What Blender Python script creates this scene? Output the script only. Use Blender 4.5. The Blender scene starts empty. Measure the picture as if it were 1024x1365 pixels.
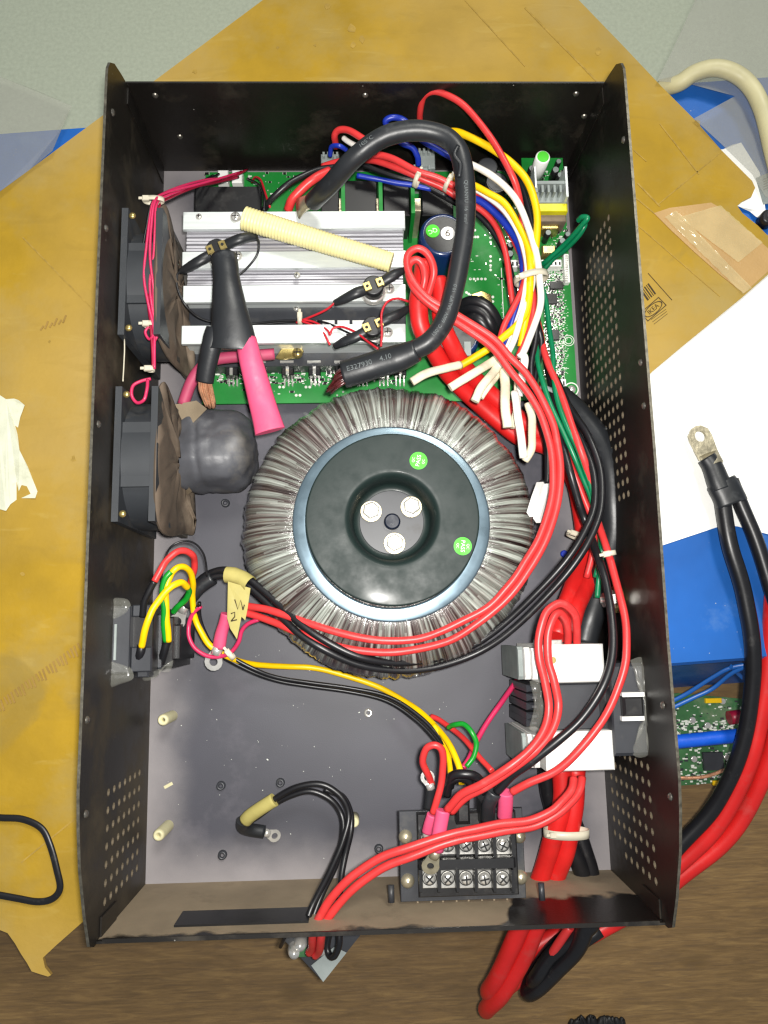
import bpy, math, random
from mathutils import Vector, Matrix, Euler
from mathutils.noise import noise as pnoise
random.seed(7)
S = 0.01                                   # everything below is authored in centimetres
scn = bpy.context.scene
# ------------------------------------------------------------------ camera
CAM = Vector((-0.8116, -9.0721, 51.6456)); ROT = Euler((0.1555, -0.0268, -0.0209), 'XYZ'); F = 1005.24
cd = bpy.data.cameras.new('camera'); cam = bpy.data.objects.new('camera', cd); scn.collection.objects.link(cam)
cam.location = CAM * S; cam.rotation_euler = ROT
cd.sensor_fit = 'VERTICAL'; cd.sensor_height = 24; cd.sensor_width = 18; cd.lens = F / 1365 * 24
cd.clip_start = 0.01; cd.clip_end = 20
scn.camera = cam
# ------------------------------------------------------------------ light
w = bpy.data.worlds.new('World'); scn.world = w; w.use_nodes = True
w.node_tree.nodes['Background'].inputs[0].default_value = (0.86, 0.93, 1, 1)
w.node_tree.nodes['Background'].inputs[1].default_value = 0.25
def lamp(name, kind, loc, energy, size, col, tgt=None):
    l = bpy.data.lights.new(name, kind); l.energy = energy; l.color = col
    if kind == 'AREA': l.shape = 'DISK'; l.size = size
    else: l.shadow_soft_size = size
    o = bpy.data.objects.new(name, l); scn.collection.objects.link(o); o.location = Vector(loc) * S
    if tgt is not None: o.rotation_euler = (Vector(tgt) - Vector(loc)).to_track_quat('-Z', 'Y').to_euler()
    return o
lamp('phone_flash', 'AREA', (0.5, -8.2, 54.0), 4.5, 0.016, (1, 0.97, 0.92), (1.5, 4.0, 0))
lamp('ceiling_lamp', 'AREA', (40, 95, 190), 24, 0.5, (1, 0.98, 0.9), (0, 0, 0))
scn.view_settings.view_transform = 'Standard'; scn.view_settings.look = 'None'
scn.view_settings.exposure = -0.06; scn.view_settings.gamma = 1
scn.cycles.pixel_filter_type = 'BLACKMAN_HARRIS'; scn.cycles.filter_width = 1.35
scn.cycles.max_bounces = 8; scn.cycles.transparent_max_bounces = 12
# ------------------------------------------------------------------ helpers
RM = ROT.to_matrix()
def P(u, v, z):                            # a point of the place at height z, given where one sees it in the photograph
    d = RM @ Vector(((u - 512) / F, -(v - 682.5) / F, -1)); t = (z - CAM.z) / d.z
    return CAM + d * t
def PX(u, v, x):
    d = RM @ Vector(((u - 512) / F, -(v - 682.5) / F, -1)); t = (x - CAM.x) / d.x
    return CAM + d * t
def PY(u, v, y):
    d = RM @ Vector(((u - 512) / F, -(v - 682.5) / F, -1)); t = (y - CAM.y) / d.y
    return CAM + d * t
class MB:
    def __init__(s): s.v = []; s.f = []; s.m = []; s.sm = []
    def add(s, vs, fs, mi=0, smooth=False):
        b = len(s.v); s.v += [Vector(p) for p in vs]
        for f in fs: s.f.append([i + b for i in f]); s.m.append(mi); s.sm.append(smooth)
        return b
    def prism(s, poly, z0, z1, b=0.0, mi=0, M=None, smooth=False):
        n = len(poly); cx = sum(p[0] for p in poly) / n; cy = sum(p[1] for p in poly) / n
        a = sum(poly[i][0] * poly[(i + 1) % n][1] - poly[(i + 1) % n][0] * poly[i][1] for i in range(n))
        if a < 0: poly = poly[::-1]
        rings = [[(x, y, z0) for x, y in poly]]
        if b > 0:
            rings.append([(x, y, z1 - b) for x, y in poly]); r = []
            for x, y in poly:
                d = math.hypot(x - cx, y - cy) or 1; k = max(0, d - b * 1.3) / d
                r.append((cx + (x - cx) * k, cy + (y - cy) * k, z1))
            rings.append(r)
        else: rings.append([(x, y, z1) for x, y in poly])
        vs = [q for r in rings for q in r]
        if M is not None: vs = [M @ Vector(q) for q in vs]
        fs = [[i + k * n, (i + 1) % n + k * n, (i + 1) % n + (k + 1) * n, i + (k + 1) * n] for k in range(len(rings) - 1) for i in range(n)]
        s.add(vs, fs, mi, smooth); L = (len(rings) - 1) * n
        b0 = len(s.v) - len(vs)
        s.f.append([b0 + L + i for i in range(n)]); s.f.append([b0 + i for i in range(n)][::-1])
        s.m += [mi, mi]; s.sm += [False, False]
        return s
    def box(s, x0, x1, y0, y1, z0, z1, b=0.0, mi=0, M=None):
        return s.prism([(x0, y0), (x1, y0), (x1, y1), (x0, y1)], z0, z1, b, mi, M)
    def cyl(s, x, y, z0, z1, r, n=20, b=0.0, mi=0, M=None, a0=0):
        return s.prism([(x + r * math.cos(a0 + math.tau * i / n), y + r * math.sin(a0 + math.tau * i / n)) for i in range(n)], z0, z1, b, mi, M, smooth=n > 8)
    def lathe(s, c, prof, n=48, mi=0, disp=None, M=None):
        vs = []
        for i in range(n):
            a = math.tau * i / n
            for k, (r, z) in enumerate(prof):
                dr, dz = disp(a, k) if disp else (0, 0)
                q = Vector(((r + dr) * math.cos(a), (r + dr) * math.sin(a), z + dz))
                vs.append((M @ q if M is not None else q) + Vector(c))
        m = len(prof)
        fs = [[i * m + k, ((i + 1) % n) * m + k, ((i + 1) % n) * m + k + 1, i * m + k + 1] for i in range(n) for k in range(m - 1)]
        s.add(vs, fs, mi, True); return s
    def tube(s, pts, r, n=10, caps=True, flat=1.0, mi=0, up=None):
        pts = [Vector(p) for p in pts]; N = len(pts)
        rs = r if isinstance(r, (list, tuple)) else [r] * N
        fl = flat if isinstance(flat, (list, tuple)) else [flat] * N
        T = [(pts[min(i + 1, N - 1)] - pts[max(i - 1, 0)]).normalized() for i in range(N)]
        nrm = Vector(up) if up else (Vector((0, 0, 1)) if abs(T[0].z) < .9 else Vector((0, 1, 0)))
        vs = []
        for i in range(N):
            if up or (abs(T[i].z) < .8 and flat != 1.0): nrm = Vector(up or (0, 0, 1))
            nrm = (nrm - T[i] * nrm.dot(T[i]))
            nrm = nrm.normalized() if nrm.length > 1e-6 else Vector((1, 0, 0)); bi = T[i].cross(nrm)
            for k in range(n):
                a = math.tau * k / n
                vs.append(pts[i] + bi * (rs[i] * math.cos(a)) + nrm * (rs[i] * fl[i] * math.sin(a)))
        fs = [[i * n + k, i * n + (k + 1) % n, (i + 1) * n + (k + 1) % n, (i + 1) * n + k] for i in range(N - 1) for k in range(n)]
        b = s.add(vs, fs, mi, True)
        if caps:
            s.f.append([b + k for k in range(n)][::-1]); s.f.append([b + (N - 1) * n + k for k in range(n)]); s.m += [mi, mi]; s.sm += [False, False]
        return s
    def sheet(s, pts, t=0.03, mi=0):        # a thin polygon following 3-d corner points, with thickness
        n = len(pts); vs = [Vector(p) for p in pts] + [Vector(p) - Vector((0, 0, t)) for p in pts]
        a = sum(vs[i].x * vs[(i + 1) % n].y - vs[(i + 1) % n].x * vs[i].y for i in range(n))
        up = list(range(n)) if a > 0 else list(range(n))[::-1]
        s.add(vs, [up, [i + n for i in up][::-1]] + [[up[i], up[i] + n, up[(i + 1) % n] + n, up[(i + 1) % n]] for i in range(n)], mi); return s
def smooth(pts, per=6):
    p = [pts[0] * 2 - pts[1]] + list(pts) + [pts[-1] * 2 - pts[-2]]; out = []
    for i in range(1, len(p) - 2):
        a, b, c, d = p[i - 1:i + 3]
        k = max(2, min(14, int((c - b).length / .28))) if per == 0 else per
        for j in range(k):
            t = j / k
            out.append(.5 * ((2 * b) + (c - a) * t + (2 * a - 5 * b + 4 * c - d) * t * t + (3 * b - a - 3 * c + d) * t ** 3))
    out.append(p[-2]); return out
def path(s, du=0, dv=0, dz=0):
    out = []
    for t in s.split():
        u, v, z = map(float, t.split(',')); out.append(P(u + du, v + dv, z + dz))
    return out
LOC = {}
def finish(o, label=None, cat=None, group=None, kind=None):
    if label: o['label'] = label
    if cat: o['category'] = cat
    if group: o['group'] = group
    if kind: o['kind'] = kind
    return o
def thing(name, label, cat, loc=(0, 0, 0), group=None):
    o = bpy.data.objects.new(name, None); scn.collection.objects.link(o); o.empty_display_size = .01
    o.location = Vector(loc) * S; LOC[o] = Vector(loc); return finish(o, label, cat, group)
def mesh_of(name, mb, mats, org):
    me = bpy.data.meshes.new(name)
    me.from_pydata([tuple((p - org) * S) for p in mb.v], [], mb.f)
    for m in (mats if isinstance(mats, (list, tuple)) else [mats]): me.materials.append(m)
    me.polygons.foreach_set('material_index', mb.m); me.polygons.foreach_set('use_smooth', mb.sm); me.update(); return me
def part(name, mb, mats, parent=None, label=None, cat=None, group=None, kind=None):
    if parent is None:
        n = len(mb.v); org = Vector((sum(p.x for p in mb.v) / n, sum(p.y for p in mb.v) / n, min(p.z for p in mb.v)))
    else: org = LOC[parent]
    o = bpy.data.objects.new(name, mesh_of(name, mb, mats, org)); scn.collection.objects.link(o)
    if parent is None: o.location = org * S
    else: o.parent = parent
    LOC[o] = org
    return finish(o, label, cat, group, kind)
def again(src, name, parent, off):          # the same mesh once more, moved by off (cm)
    o = bpy.data.objects.new(name, src.data); scn.collection.objects.link(o); o.parent = parent; o.location = Vector(off) * S; LOC[o] = LOC[parent]; return o
def flat2d(kind, polys=None, text='', size=1.0, extrude=0.0):
    if kind == 'text':
        c = bpy.data.curves.new('t', 'FONT'); c.body = text; c.size = size; c.align_x = 'CENTER'; c.align_y = 'CENTER'
    else:
        c = bpy.data.curves.new('t', 'CURVE'); c.dimensions = '2D'; c.fill_mode = 'BOTH'
        for poly in polys:
            sp = c.splines.new('POLY'); sp.points.add(len(poly) - 1); sp.use_cyclic_u = True
            for i, (x, y) in enumerate(poly): sp.points[i].co = (x, y, 0, 1)
    c.extrude = extrude; c.resolution_u = 3
    o = bpy.data.objects.new('t', c); scn.collection.objects.link(o)
    dg = bpy.context.evaluated_depsgraph_get(); me = bpy.data.meshes.new_from_object(o.evaluated_get(dg), depsgraph=dg)
    vs = [v.co.copy() for v in me.vertices]; fs = [list(p.vertices) for p in me.polygons]
    bpy.data.objects.remove(o); bpy.data.meshes.remove(me); return vs, fs
def text_on(mb, text, size, at, ang=0.0, mi=0):   # flat lettering lying at a point, turned by ang degrees
    vs, fs = flat2d('text', text=text, size=size); R = Matrix.Rotation(math.radians(ang), 3, 'Z')
    mb.add([R @ v + Vector(at) for v in vs], fs, mi)
# ------------------------------------------------------------------ materials
def lin(h):
    r = [int(h[i:i + 2], 16) / 255 for i in (0, 2, 4)]
    return [(c / 12.92 if c < .04045 else ((c + .055) / 1.055) ** 2.4) for c in r]
def mat(name, hexc, rough=.5, metal=0., var=.15, vs=60., bump=0., bs=600., coat=0., trans=0., alpha=1., dust=None, damt=.5, ds=40., spec=.5, speck=0., stretch=None):
    m = bpy.data.materials.new(name); m.use_nodes = True; nt = m.node_tree; N = nt.nodes; L = nt.links; b = N['Principled BSDF']
    col = lin(hexc); tc = N.new('ShaderNodeTexCoord'); src = tc.outputs['Object']
    if stretch:
        mp = N.new('ShaderNodeMapping'); mp.inputs['Scale'].default_value = stretch; L.new(src, mp.inputs[0]); src = mp.outputs[0]
    def noise(sc, det=4, rg=.55):
        n = N.new('ShaderNodeTexNoise'); n.inputs['Scale'].default_value = sc; n.inputs['Detail'].default_value = det; n.inputs['Roughness'].default_value = rg
        L.new(src, n.inputs['Vector']); return n.outputs['Fac']
    def ramp(f, a, c, v0=0, v1=1):
        r = N.new('ShaderNodeMapRange'); r.inputs[1].default_value = a; r.inputs[2].default_value = c; r.inputs[3].default_value = v0; r.inputs[4].default_value = v1
        L.new(f, r.inputs[0]); return r.outputs[0]
    def mix(f, a, c, blend='MIX'):
        x = N.new('ShaderNodeMix'); x.data_type = 'RGBA'; x.blend_type = blend
        if isinstance(f, float): x.inputs[0].default_value = f
        else: L.new(f, x.inputs[0])
        for i, q in ((6, a), (7, c)):
            if isinstance(q, (list, tuple)): x.inputs[i].default_value = (*q[:3], 1)
            else: L.new(q, x.inputs[i])
        return x.outputs[2]
    nz = noise(vs)
    out = mix(ramp(nz, .3, .7), [c * (1 - var) for c in col], [min(1, c * (1 + var)) for c in col])
    rr = None
    if dust:
        dn = ramp(noise(ds, 6, .65), .62 - .3 * damt, .78 - .2 * damt, 0, min(1, damt + .25)); out = mix(dn, out, lin(dust)); rr = ramp(dn, 0, 1, rough, .85)
    if speck:
        v = N.new('ShaderNodeTexVoronoi'); v.inputs['Scale'].default_value = 260; L.new(src, v.inputs['Vector'])
        sp = ramp(v.outputs['Distance'], .12, .06, 0, .8); g = ramp(noise(90, 3), .72 - .25 * speck, .78 - .25 * speck)
        mm = N.new('ShaderNodeMath'); mm.operation = 'MULTIPLY'; L.new(sp, mm.inputs[0]); L.new(g, mm.inputs[1]); out = mix(mm.outputs[0], out, (.55, .53, .48))
    L.new(out, b.inputs['Base Color'])
    if rr is None: rr = ramp(noise(vs * 2.3), .3, .7, max(0.02, rough * .8), min(1, rough * 1.2))
    L.new(rr, b.inputs['Roughness'])
    b.inputs['Metallic'].default_value = metal; b.inputs['Coat Weight'].default_value = coat; b.inputs['Coat Roughness'].default_value = .12
    b.inputs['Transmission Weight'].default_value = trans; b.inputs['Alpha'].default_value = alpha; b.inputs['Specular IOR Level'].default_value = spec
    if bump:
        bp = N.new('ShaderNodeBump'); bp.inputs['Strength'].default_value = bump; bp.inputs['Distance'].default_value = .0006
        L.new(noise(bs, 5), bp.inputs['Height']); L.new(bp.outputs[0], b.inputs['Normal'])
    m['x'] = 1; return m
M = {}
def rim_dust(m):                           # pale dust gathered along the foot of the walls
    nt = m.node_tree; N = nt.nodes; L = nt.links; b = N['Principled BSDF']; old = b.inputs['Base Color'].links[0].from_socket
    tc = N.new('ShaderNodeTexCoord'); sp = N.new('ShaderNodeSeparateXYZ'); L.new(tc.outputs['Object'], sp.inputs[0])
    def mth(op, a, c=None):
        x = N.new('ShaderNodeMath'); x.operation = op
        for i, q in enumerate((a, c)):
            if q is None: continue
            if isinstance(q, (int, float)): x.inputs[i].default_value = q
            else: L.new(q, x.inputs[i])
        return x.outputs[0]
    dx = mth('SUBTRACT', .15, mth('ABSOLUTE', sp.outputs[0])); dy = mth('SUBTRACT', .248, mth('ABSOLUTE', sp.outputs[1])); d = mth('SMOOTH_MIN', dx, dy); d.node.inputs[2].default_value = .02
    n = N.new('ShaderNodeTexNoise'); n.inputs['Scale'].default_value = 40; n.inputs['Detail'].default_value = 6; L.new(tc.outputs['Object'], n.inputs['Vector'])
    d = mth('ADD', d, mth('MULTIPLY', mth('SUBTRACT', n.outputs[0], .5), .02))
    r = N.new('ShaderNodeMapRange'); r.interpolation_type = 'SMOOTHSTEP'; r.inputs[1].default_value = .034; r.inputs[2].default_value = -.004; r.inputs[3].default_value = 0; r.inputs[4].default_value = .62; L.new(d, r.inputs[0])
    x = N.new('ShaderNodeMix'); x.data_type = 'RGBA'; L.new(r.outputs[0], x.inputs[0]); L.new(old, x.inputs[6]); x.inputs[7].default_value = (*lin('a09a9a'), 1); L.new(x.outputs[2], b.inputs['Base Color'])
def wiped(m):                              # dusty panel with one corner rubbed clean down to the black enamel
    nt = m.node_tree; N = nt.nodes; L = nt.links; b = N['Principled BSDF']; old = b.inputs['Base Color'].links[0].from_socket; ro = b.inputs['Roughness'].links[0].from_socket
    tc = N.new('ShaderNodeTexCoord'); sp = N.new('ShaderNodeSeparateXYZ'); L.new(tc.outputs['Object'], sp.inputs[0])
    t = N.new('ShaderNodeMapRange'); t.interpolation_type = 'SMOOTHSTEP'; t.inputs[1].default_value = .062; t.inputs[2].default_value = .08; t.inputs[3].default_value = .086; t.inputs[4].default_value = .045; L.new(sp.outputs[0], t.inputs[0])
    n = N.new('ShaderNodeTexNoise'); n.inputs['Scale'].default_value = 55; n.inputs['Detail'].default_value = 4; L.new(tc.outputs['Object'], n.inputs['Vector'])
    a = N.new('ShaderNodeMath'); a.operation = 'MULTIPLY_ADD'; a.inputs[1].default_value = .03; L.new(n.outputs[0], a.inputs[0]); L.new(sp.outputs[2], a.inputs[2])
    e = N.new('ShaderNodeMath'); e.operation = 'SUBTRACT'; L.new(a.outputs[0], e.inputs[0]); L.new(t.outputs[0], e.inputs[1])
    k = N.new('ShaderNodeMapRange'); k.inputs[1].default_value = .013; k.inputs[2].default_value = .018; L.new(e.outputs[0], k.inputs[0])
    x = N.new('ShaderNodeMix'); x.data_type = 'RGBA'; L.new(k.outputs[0], x.inputs[0]); L.new(old, x.inputs[6]); x.inputs[7].default_value = (*lin('14110f'), 1); L.new(x.outputs[2], b.inputs['Base Color'])
    y = N.new('ShaderNodeMix'); L.new(k.outputs[0], y.inputs[0]); L.new(ro, y.inputs[2]); y.inputs[3].default_value = .3; L.new(y.outputs[0], b.inputs['Roughness'])
M['wood'] = mat('wood_laminate', '7d6238', .5, var=.0, bump=.1, bs=60, stretch=(1, 9, 9))
def wood_detail(m):
    nt = m.node_tree; N = nt.nodes; L = nt.links; b = N['Principled BSDF']
    tc = N.new('ShaderNodeTexCoord'); mp = N.new('ShaderNodeMapping'); mp.inputs['Scale'].default_value = (1.6, 14, 10); L.new(tc.outputs['Object'], mp.inputs[0])
    a = N.new('ShaderNodeTexNoise'); a.inputs['Scale'].default_value = 17; a.inputs['Detail'].default_value = 9; a.inputs['Roughness'].default_value = .68; a.inputs['Distortion'].default_value = .7; L.new(mp.outputs[0], a.inputs['Vector'])
    r = N.new('ShaderNodeValToRGB'); e = r.color_ramp.elements; e[0].position = .3; e[0].color = (*lin('5f4a2c'), 1); e[1].position = .72; e[1].color = (*lin('8a6f44'), 1)
    e.new(.5).color = (*lin('735a37'), 1); L.new(a.outputs[0], r.inputs[0])
    mp2 = N.new('ShaderNodeMapping'); mp2.inputs['Scale'].default_value = (1, 2.5, 1); L.new(tc.outputs['Object'], mp2.inputs[0])
    k = N.new('ShaderNodeTexNoise'); k.inputs['Scale'].default_value = 11; k.inputs['Detail'].default_value = 2; L.new(mp2.outputs[0], k.inputs['Vector'])
    kr = N.new('ShaderNodeMapRange'); kr.inputs[1].default_value = .62; kr.inputs[2].default_value = .74; L.new(k.outputs[0], kr.inputs[0])
    x = N.new('ShaderNodeMix'); x.data_type = 'RGBA'; L.new(kr.outputs[0], x.inputs[0]); L.new(r.outputs[0], x.inputs[6]); x.inputs[7].default_value = (*lin('5d4829'), 1)
    mp3 = N.new('ShaderNodeMapping'); mp3.inputs['Scale'].default_value = (4, 60, 40); L.new(tc.outputs['Object'], mp3.inputs[0])
    f = N.new('ShaderNodeTexNoise'); f.inputs['Scale'].default_value = 14; f.inputs['Detail'].default_value = 4; L.new(mp3.outputs[0], f.inputs['Vector'])
    fr_ = N.new('ShaderNodeMapRange'); fr_.inputs[1].default_value = .5; fr_.inputs[2].default_value = .68; fr_.inputs[4].default_value = .6; L.new(f.outputs[0], fr_.inputs[0])
    y = N.new('ShaderNodeMix'); y.data_type = 'RGBA'; L.new(fr_.outputs[0], y.inputs[0]); L.new(x.outputs[2], y.inputs[6]); y.inputs[7].default_value = (*lin('5c4830'), 1); L.new(y.outputs[2], b.inputs['Base Color'])
wood_detail(M['wood'])
M['grey'] = mat('grey_green_floor', 'a8af9c', .8, var=.08, vs=300, bump=.25, bs=900)
M['card'] = mat('cardboard', 'a58312', .75, var=.15, vs=22, bump=.6, bs=160, dust='a08c54', damt=.5, ds=9)
def fibrous(m):
    nt = m.node_tree; N = nt.nodes; L = nt.links; b = N['Principled BSDF']; old = b.inputs['Base Color'].links[0].from_socket
    tc = N.new('ShaderNodeTexCoord')
    def nz(sc, det, rot, sx=1., dist=0.):
        mp = N.new('ShaderNodeMapping'); mp.inputs['Rotation'].default_value = (0, 0, rot); mp.inputs['Scale'].default_value = (sx, 1, 1); L.new(tc.outputs['Object'], mp.inputs[0])
        n = N.new('ShaderNodeTexNoise'); n.inputs['Scale'].default_value = sc; n.inputs['Detail'].default_value = det; n.inputs['Distortion'].default_value = dist; L.new(mp.outputs[0], n.inputs['Vector']); return n.outputs[0]
    def mx(f, lo, hi, top, base, col):
        r = N.new('ShaderNodeMapRange'); r.inputs[1].default_value = lo; r.inputs[2].default_value = hi; r.inputs[4].default_value = top; L.new(f, r.inputs[0])
        x = N.new('ShaderNodeMix'); x.data_type = 'RGBA'; L.new(r.outputs[0], x.inputs[0]); L.new(base, x.inputs[6]); x.inputs[7].default_value = (*lin(col), 1); return x.outputs[2]
    o = mx(nz(3.2, 3, .3), .42, .62, .75, old, 'b79b5c')          # paler, less yellow areas
    o = mx(nz(60, 6, .8, .3, 1), .56, .76, .3, o, '8a6f22')       # brown fibres
    o = mx(nz(90, 5, 2.2, .25, 1), .62, .78, .28, o, 'c0a95e')       # pale scuffs
    o = mx(nz(9, 8, 0, 1, 2), .63, .7, .5, o, '8a7434')            # soiling
    L.new(o, b.inputs['Base Color'])
fibrous(M['card'])
M['cardedge'] = mat('cardboard_ply', '9a7a3a', .9, bump=.5, bs=900)
M['cardtorn'] = mat('cardboard_torn', 'b8935a', .45, var=.1, vs=30, bump=.3, coat=.5)
M['tape'] = mat('packing_tape', 'ead9a4', .08, var=.1, bump=.5, bs=90, alpha=.38, coat=1)
M['blue'] = mat('blue_plastic', '1c5cab', .38, var=.2, vs=12, bump=.25, bs=60, speck=.5, dust='5d86b8', damt=.12, ds=30)
M['paper'] = mat('white_paper', 'f4f4f0', .7, var=.02, bump=.08, bs=60)
M['scrap'] = mat('torn_paper', 'd9dbc4', .8, var=.1, vs=90, bump=.5, bs=250, dust='9c9a7c', damt=.3)
M['film'] = mat('clear_film', 'dfe6dc', .12, var=.02, alpha=.22, bump=.3, bs=40, coat=.6)
M['filmgloss'] = mat('glossy_film_fold', 'dfe6dc', .1, var=.02, alpha=.16, coat=1)
M['screwm'] = mat('dull_case_screw', '807c74', .3, metal=.8, var=.3, vs=300)
M['ink'] = mat('print_ink', '3a2d18', .8, var=.3, vs=400)
M['crease'] = mat('cardboard_crease', 'a5873a', .85, var=.2, vs=200)
M['paint'] = mat('black_enamel', '15120f', .42, var=.25, vs=30, bump=.08, bs=500, dust='3c352a', damt=.3, ds=35, speck=.25)
M['plate'] = mat('grey_floor_plate', '3c3c45', .5, var=.14, vs=10, bump=.1, bs=1500, dust='6c6870', damt=.3, ds=13, speck=.3)
rim_dust(M['plate'])
M['edge'] = mat('worn_steel_edge', '6b675c', .4, metal=.7, var=.4, vs=300)
M['front'] = mat('dusty_front_panel', '8b7c66', .75, var=.16, vs=30, bump=.15, bs=700, dust='3a3026', damt=.15, ds=25)
wiped(M['front'])
M['dusty'] = mat('dust_covered_steel', '8b7c66', .75, var=.16, vs=30, bump=.25, bs=700, dust='3a3026', damt=.2, ds=25)
M['paintL'] = mat('grimy_black_enamel', '1a1611', .45, var=.3, vs=25, bump=.1, bs=400, dust='4f4533', damt=.5, ds=16, speck=.3)
M['dust_in'] = mat('dusty_hole_rim', '5c5140', .8)
M['black'] = mat('black_plastic', '19191b', .38, var=.2, bump=.05, dust='5a564e', damt=.1)
M['dkgrey'] = mat('dark_grey_plastic', '303237', .42, var=.15, dust='5e5a52', damt=.2)
M['rubber'] = mat('black_cable_pvc', '17171a', .36, var=.15, vs=100, bump=.04, dust='4a4845', damt=.06, ds=120)
M['shrink'] = mat('black_heat_shrink', '212326', .4, var=.2, vs=60, bump=.3, bs=130, dust='5b5d60', damt=.2, ds=40)
M['red'] = mat('red_cable_pvc', 'd03636', .38, var=.12, vs=80, bump=.12, bs=300, dust='b0605c', damt=.12, ds=70)
M['redfat'] = mat('red_battery_cable', 'cc1f1e', .42, var=.12, vs=40, bump=.15, bs=200, dust='a8504a', damt=.15, ds=50)
M['pink'] = mat('pink_sleeve', 'cc4a70', .55, var=.12, vs=60, bump=.25, bs=200)
M['pinkd'] = mat('dusty_pink_sleeve', 'a83c5c', .6, var=.15, dust='8f6a66', damt=.3)
M['pinkw'] = mat('pink_wire', 'c22c58', .35, var=.1)
M['yellow'] = mat('yellow_cable_pvc', 'eec000', .4, var=.1, bump=.1, dust='b79a40', damt=.1, ds=80)
M['white'] = mat('white_cable_pvc', 'e6e4dc', .4, var=.05)
M['cream'] = mat('cream_glass_sleeving', 'ded6bb', .7, var=.1, vs=150, bump=.5, bs=900)
M['hose'] = mat('corrugated_cream_tube', 'e4d99c'.lower(), .45, var=.06, vs=60)
M['hose2'] = mat('cream_hose', 'c4bd94', .5, var=.12, vs=40)
M['bluew'] = mat('blue_cable_pvc', '16309c', .35)
M['bluet'] = mat('blue_tube', '0f57cf', .45, bump=.2, bs=500)
M['greenw'] = mat('green_cable_pvc', '027148', .35)
M['green2'] = mat('grass_green_pvc', '128a28', .35)
M['alu'] = mat('extruded_aluminium', 'd3d9d8', .42, metal=.3, var=.06, vs=40, bump=.1, bs=300, stretch=(1, 12, 12))
M['alufin'] = mat('aluminium_fins', 'c2c1c8', .45, metal=.45, var=.08, vs=40, stretch=(1, 12, 12))
M['steel'] = mat('plated_steel', 'e2e0da', .22, metal=.65, var=.12, vs=200, bump=.1)
M['brass'] = mat('zinc_yellow_plate', 'b8a468', .3, metal=.8, var=.2, vs=150)
M['tin'] = mat('tinned_copper', 'bdb49a', .35, metal=.7, var=.25, vs=120, bump=.4, bs=300)
M['copper'] = mat('bare_copper', 'd9a07c', .3, metal=.4, var=.3, vs=300)
M['magwire'] = mat('enamelled_wire', '4a1c1c', .22, var=.4, vs=300, coat=.8)
M['pcb'] = mat('green_solder_mask', '0a7a2a', .55, var=.15, vs=45, bump=.05)
M['pcb2'] = mat('dull_green_solder_mask', '34663a', .5, var=.3, vs=60, dust='8a8f78', damt=.3)
M['silk'] = mat('white_silkscreen', 'd8dcd2', .6)
M['capblue'] = mat('navy_capacitor_sleeve', '102a56', .3, var=.1, coat=.4)
M['navy'] = mat('dark_navy_plastic', '0d1526', .25, coat=.4)
M['green'] = mat('bright_green_sticker', '3fc018', .5, var=.05)
M['wtext'] = mat('white_lettering', 'dfe6da', .6)
M['gtext'] = mat('grey_lettering', '8a9290', .6)
M['faint'] = mat('worn_lettering', '5f6566', .6)
M['lemon'] = mat('lemon_tape', 'd8cf10', .4)
M['wrapm'] = mat('dull_wrap', '4c4d52', .45, var=.3, vs=35, bump=.5, bs=110, dust='7c766b', damt=.45, ds=25)
M['filmflat'] = mat('thin_plastic_sheet', 'a9a99e', .45, var=.03, alpha=.28)
M['thinred'] = mat('thin_red_pvc', 'b8202c', .35)
M['dark'] = mat('near_black', '0b0b0c', .6)
M['disc'] = mat('dark_teal_washer', '182523', .5, var=.04, vs=40, bump=.04, coat=.03, spec=.3, speck=.12)
M['ring'] = mat('blue_grey_dished_ring', '5f717c', .3, metal=.6, var=.1, vs=30, coat=.4)
M['masking'] = mat('yellow_masking_tape', 'a89d5a', .7, var=.12, vs=60, bump=.4, bs=200)
M['glue'] = mat('hot_melt_glue', 'b9b9ae', .15, var=.1, alpha=.16, bump=.6, bs=60, coat=.8)
M['tie'] = mat('nylon_tie', 'cbc4b0', .4, var=.1, alpha=.92)
M['nylon'] = mat('nylon_standoff', 'c9c39c', .5, var=.1)
M['brown'] = mat('brown_dust_felt', '5c4f42', .85, var=.3, vs=25, bump=.6, bs=120, dust='9a8b78', damt=.4, ds=18)
M['whiteb'] = mat('white_moulding', 'eeeeea', .4, var=.03)
M['fan'] = mat('fan_plastic', '2f3236', .5, var=.2, vs=25, dust='5f574a', damt=.5, ds=16)
M['blackx'] = mat('relay_case', '101012', .35, dust='3d3d3b', damt=.15)
M['maroon'] = mat('maroon_wire_pvc', '8d1230', .35)
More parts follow.
